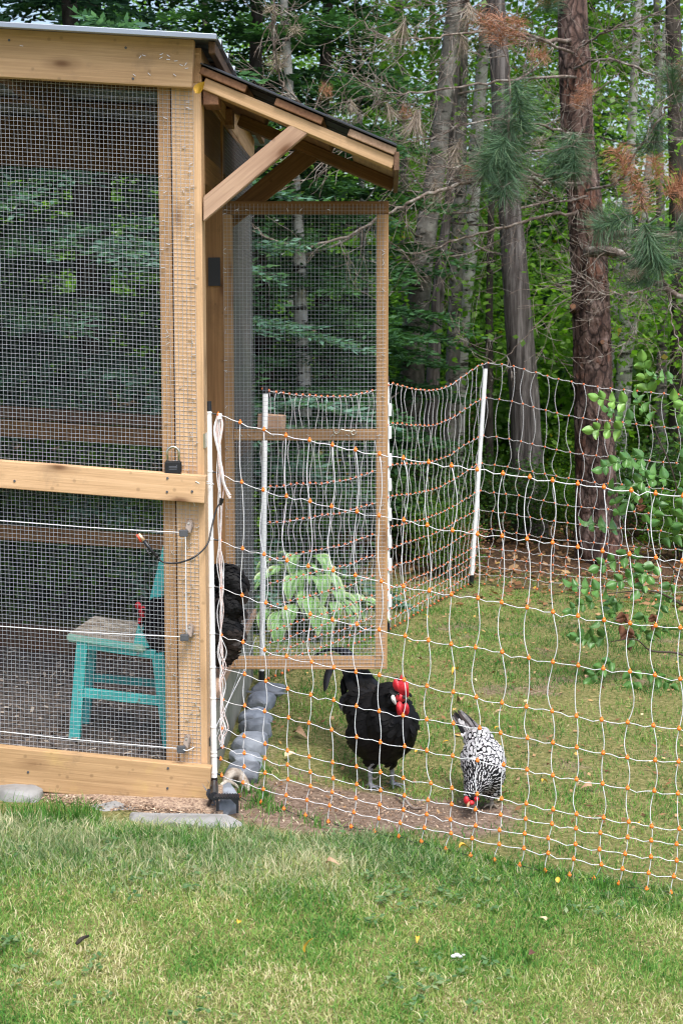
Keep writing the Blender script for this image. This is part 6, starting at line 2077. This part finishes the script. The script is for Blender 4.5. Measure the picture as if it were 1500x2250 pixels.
o = blades('long_grass', x[sel], y[sel], h[sel] * 1.15, wd[sel], tint[sel] + .22, 'grass_blue', .9, 2)
tag(o, 'longer pale matted grass below the coop', 'grass', kind='stuff')
# taller tufts against the base board and net foot
tx_, ty_, th_ = [], [], []
for k in range(130):
    if k < 80:
        a = gr.uniform(-60, 480)
        p = gnd(a, 1800 + a / 455 * 40 + abs(gr.normal(0, 20)) + (10 if 240 < a < 470 else -22))
    elif k < 118:
        j = gr.integers(0, 20)
        p = Vector((Bx[j] + gr.normal(0, .03), By[j] + gr.normal(-.01, .02), 0))
        if 2 < j < 10 and gr.random() < .7: continue
    else:
        p = gnd(gr.uniform(545, 600), gr.uniform(1690, 1790))
    m = gr.integers(8, 26)
    tx_.append(p.x + gr.normal(0, .013, m)); ty_.append(p.y + gr.normal(0, .012, m)); th_.append(gr.uniform(.025, .08, m) * (1.25 if k < 80 and p.x < -.75 else .9))
tx_, ty_, th_ = map(np.concatenate, (tx_, ty_, th_))
ok = ~in_coop(tx_, ty_)
tx_, ty_, th_ = tx_[ok], ty_[ok], th_[ok]
o = blades('grass_tufts', tx_, ty_, th_, gr.uniform(.002, .0034, len(tx_)), gr.normal(.28, .16, len(tx_)), 'grass', .33, 4)
tag(o, 'taller green grass tufts at the foot of the coop and net', 'grass', kind='stuff')
# thin grass inside the run, fading into the wood
n = 380000
y = 4.2 + 5.9 * gr.random(n) ** .8
x = gr.uniform(-1, 1, n) * (.25 * y + .3) + .35
back = (y > net_y(x) - .02) & (x > -.42)
dens = np.clip(.35 + 1.3 * (fbm(x, y, 2.6) - .34), .1, 1) * np.clip((10.0 - y) / 1.2, 0, 1) * (1 - bare(x, y)) * np.clip(.55 + 2.0 * (fbm(x, y, 11) - .42), 0.05, 1)
keep = back & ~in_coop(x, y) & (gr.random(n) < dens)
x, y = x[keep], y[keep]
n = len(x)
tint = .27 + 1.1 * (fbm(x, y, 2.1) - .5) + gr.normal(0, .2, n)
h = gr.uniform(.014, .036, n) * (.6 + .8 * fbm(x, y, 3.0))
o = blades('run_grass', x, y, h, gr.uniform(.0018, .0034, n), tint, 'grass', .9, 5)
tag(o, 'thin patchy grass inside the run behind the front net', 'grass', kind='stuff')

# low weeds and clover in the lawn
n = 900
y = 2.9 + 1.9 * gr.random(n)
x = gr.uniform(-1, 1, n) * (.27 * y + .2)
k = (fbm(x + 3, y + 8, 3.3) > .56) & (y < net_y(x) - .02) & ~in_coop(x, y) & (y < 4.6)
x, y = x[k], y[k]
m = 6
cx2, cy2 = np.repeat(x, m) + gr.normal(0, .008, len(x) * m), np.repeat(y, m) + gr.normal(0, .008, len(x) * m)
c = np.stack([cx2, cy2, gz(cx2, cy2) + gr.uniform(.014, .026, len(cx2))], -1)
me = scatter_quads('lawn_weeds', c, gr.uniform(.010, .024, len(cx2)), gr.uniform(.008, .014, len(cx2)), M_['grass_blue'], np.clip(gr.normal(.42, .15, len(cx2)), 0, .7), .25, 21)
tag(link(bpy.data.objects.new('lawn_weeds', me)), 'low broad leaved weeds scattered through the mown lawn', 'weeds', kind='stuff')
# grit on the bare earth
n = 1500
x, y = gr.normal(.08, .26, n), gr.normal(4.83, .17, n)
k = (bare(x, y) > .3) & ~in_coop(x, y)
x, y = x[k], y[k]
c = np.stack([x, y, gz(x, y) + .008], -1)
me = scatter_quads('earth_grit', c, gr.uniform(.004, .016, len(x)), gr.uniform(.003, .006, len(x)), M_['chip'], np.clip(gr.normal(.45, .3, len(x)), 0, 1), .5, 22)
tag(link(bpy.data.objects.new('earth_grit', me)), 'grit and crumbs of straw on the bare scratched earth', 'grit', kind='stuff')

# ================================================================ FALLEN LEAVES
M_['dry_leaf'] = leafmat('dry_leaf', [(0.0, (0.10, 0.045, 0.02)), (0.4, (0.26, 0.13, 0.06)), (0.75, (0.42, 0.27, 0.14)), (0.92, (0.62, 0.40, 0.06)), (1.0, (0.66, 0.52, 0.30))], .8, .15)
n = 5200
y = 8.4 + 4.0 * gr.random(n)
x = gr.uniform(-1, 1, n) * (.27 * y) + .6
k = (x > -.3) & (gr.random(n) < np.clip((y - 8.3) / 1.2, .08, 1))
x, y = x[k], y[k]
c = np.stack([x, y, gz(x, y) + gr.uniform(.002, .02, len(x))], -1)
me = scatter_quads('leaf_litter', c, gr.uniform(.03, .075, len(x)), gr.uniform(.02, .045, len(x)), M_['dry_leaf'], np.clip(gr.normal(.38, .22, len(x)), 0, .9), .3, 9)
tag(link(bpy.data.objects.new('leaf_litter', me)), 'brown leaf litter under the trees beyond the far net', 'leaf litter', kind='stuff')
n = 1300
y = 4.75 + 4.0 * gr.random(n)
x = gr.uniform(-1, 1, n) * (.25 * y) + .45
k = (y > net_y(x) + .05) & (x > -.25)
x, y = x[k], y[k]
c = np.stack([x, y, gz(x, y) + gr.uniform(.006, .02, len(x))], -1)
me = scatter_quads('leaf_scraps', c, gr.uniform(.012, .034, len(x)), gr.uniform(.007, .018, len(x)), M_['dry_leaf'], np.clip(gr.normal(.5, .25, len(x)), 0, 1), .4, 10)
tag(link(bpy.data.objects.new('leaf_scraps', me)), 'small scraps of dead leaves scattered through the run', 'leaf litter', kind='stuff')
# leaves one can point at
M_['leaf_yellow'] = simple('leaf_yellow', (0.72, 0.42, 0.04), .6, vary=.2, scale=40, c2=(0.55, 0.30, 0.03))
M_['leaf_tan'] = simple('leaf_tan', (0.50, 0.32, 0.19), .75, vary=.25, scale=40)
M_['leaf_brown'] = simple('leaf_brown', (0.12, 0.045, 0.025), .6, vary=.3, scale=40)
M_['leaf_pale'] = simple('leaf_pale', (0.62, 0.50, 0.30), .75, vary=.15, scale=40)
lmesh = {}
for nm in ('leaf_yellow', 'leaf_tan', 'leaf_brown', 'leaf_pale'):
    for q, (ar, cu) in enumerate(((.3, .35), (.75, .7))):
        v, f, _ = broadleaf(1.0, .62, ar, cu, 8, 6)
        lmesh[nm, q] = mesh_from('fallen_leaf', v, f, M_[nm], smooth=True)
FL = [(670, 2116, 'leaf_yellow', .034, 70, 'bright yellow leaf standing up in the lawn at bottom centre'),
      (522, 2052, 'leaf_yellow', .016, 20, 'small yellow leaf in the lawn below the coop corner'),
      (940, 1364, 'leaf_yellow', .035, 30, 'yellow leaf just right of the lower door stile'),
      (1005, 1480, 'leaf_yellow', .034, 10, 'yellow leaf on the grass above the laced hen'),
      (1040, 1500, 'leaf_pale', .020, 0, 'round pale leaf beside the yellow leaf above the laced hen'),
      (1008, 1883, 'leaf_yellow', .028, 15, 'orange yellow leaf under the bottom cord of the near net'),
      (1225, 1960, 'leaf_yellow', .018, 40, 'small yellow leaf in the lawn just outside the near net'),
      (1198, 2046, 'leaf_pale', .016, 50, 'small pale leaf in the lawn below the near net'),
      (1172, 2114, 'leaf_brown', .020, 10, 'dark brown curled leaf in the lawn at lower right'),
      (650, 1618, 'leaf_tan', .042, 10, 'tan curled leaf on the grass left of the rooster'),
      (625, 1672, 'leaf_pale', .036, 20, 'pale dry leaf on the grass between stones and rooster'),
      (1012, 1548, 'leaf_tan', .040, 5, 'tan leaf lying just above the tail of the laced hen'),
      (985, 1638, 'leaf_yellow', .022, -10, 'yellow leaf left of the laced hen'),
      (1088, 1612, 'leaf_yellow', .015, 60, 'small yellow leaf right of the laced hen tail'),
      (1268, 1742, 'leaf_pale', .022, 80, 'pale pointed leaf on the grass right of the laced hen'),
      (1190, 1728, 'leaf_yellow', .020, 10, 'orange leaf on the grass beyond the laced hen to the right'),
      (1140, 1724, 'leaf_tan', .022, 0, 'tan leaf beside the back of the laced hen'),
      (1300, 1740, 'leaf_tan', .032, 15, 'broad tan leaf in the run near the right edge'),
      (1402, 1825, 'leaf_yellow', .018, 20, 'orange leaf low in the run near the right edge'),
      (718, 1918, 'leaf_tan', .028, 30, 'tan leaf in the matted grass below the net'),
      (912, 1663, 'leaf_yellow', .014, 50, 'tiny yellow leaf between the rooster and the laced hen'),
      (640, 1392, 'leaf_yellow', .030, 20, 'yellow leaf under the hosta'),
      (1105, 1572, 'leaf_tan', .030, 10, 'curled tan leaf right of and above the laced hen'),
      (915, 2082, 'leaf_yellow', .016, 10, 'small yellow leaf in the lawn at lower middle right'),
      (70, 2062, 'leaf_tan', .016, 40, 'small tan leaf in the lawn at lower left'),
      (1290, 1500, 'leaf_tan', .035, 25, 'tan leaf in the run left of the rose bush')]
for i, (px, py, m, s, tl, lab) in enumerate(FL):
    p = gnd(px, py)
    hz = .026 if py > 1790 else .016
    o = bpy.data.objects.new('fallen_leaf', lmesh[m, i % 2])
    link(o, None, Matrix.Translation((p.x, p.y, float(gz(p.x, p.y)) + hz)) @ Matrix.Rotation(i * 1.3 if tl < 60 else .3, 4, 'Z') @ Matrix.Rotation(R(-tl), 4, 'Y') @ Matrix.Rotation(R((i * 53) % 60 - 30), 4, 'X') @ Matrix.Scale(s * 1.25, 4))
    tag(o, lab, 'leaf', 'leaves fallen on the ground')
o = bpy.data.objects.new('fallen_leaf', lmesh['leaf_yellow', 1])
link(o, None, Matrix.Translation(at(430, 205, 4.752)) @ Matrix.Rotation(R(-55), 4, 'Y') @ Matrix.Rotation(R(-75), 4, 'X') @ Matrix.Scale(.045, 4))
tag(o, 'yellow leaf caught at the right end of the top board', 'leaf', 'leaves fallen on the ground')
# white dropping on the lawn and a stick
dp = MB()
c = gnd(1003, 2101, .02)
for k, (a, b_, s) in enumerate(((-.008, 0, .007), (0, .003, .008), (.008, -.001, .006), (.016, .003, .004))):
    v, f = ellipsoid(c + Vector((a, 0, b_)), (s, s * .8, s * .6), 8, 6)
    dp.add(v, f)
o = dp.build('bird_dropping', M_['lobe_white'], None, origin=c, smooth=True)
tag(o, 'white bird dropping on the lawn at lower middle', 'dropping')
c0, c1 = gnd(168, 2074, .02), gnd(196, 2056, .03)
v, f = tube(spline([c0, (c0 + c1) / 2 + Vector((0, 0, .004)), c1], 4), [.004, .0045, .005, .005, .0045, .004, .0035, .003, .002], 6)
o = obj('stick', v, f, M_['dark_bark'], None, origin=c0, smooth=True)
tag(o, 'short dark stick lying in the lawn at lower left', 'stick')
c0, c1 = gnd(870, 1746, .012), gnd(905, 1775, .008)
v, f = tube(spline([c0, (c0 + c1) / 2 + Vector((0, 0, .01)), c1, c1 + Vector((.03, -.005, 0))], 4), [.005] * 13, 6)
o = obj('stick', v, f, M_['twig'], None, origin=c0, smooth=True)
tag(o, 'curved stick on the bare earth at the rooster foot', 'stick')
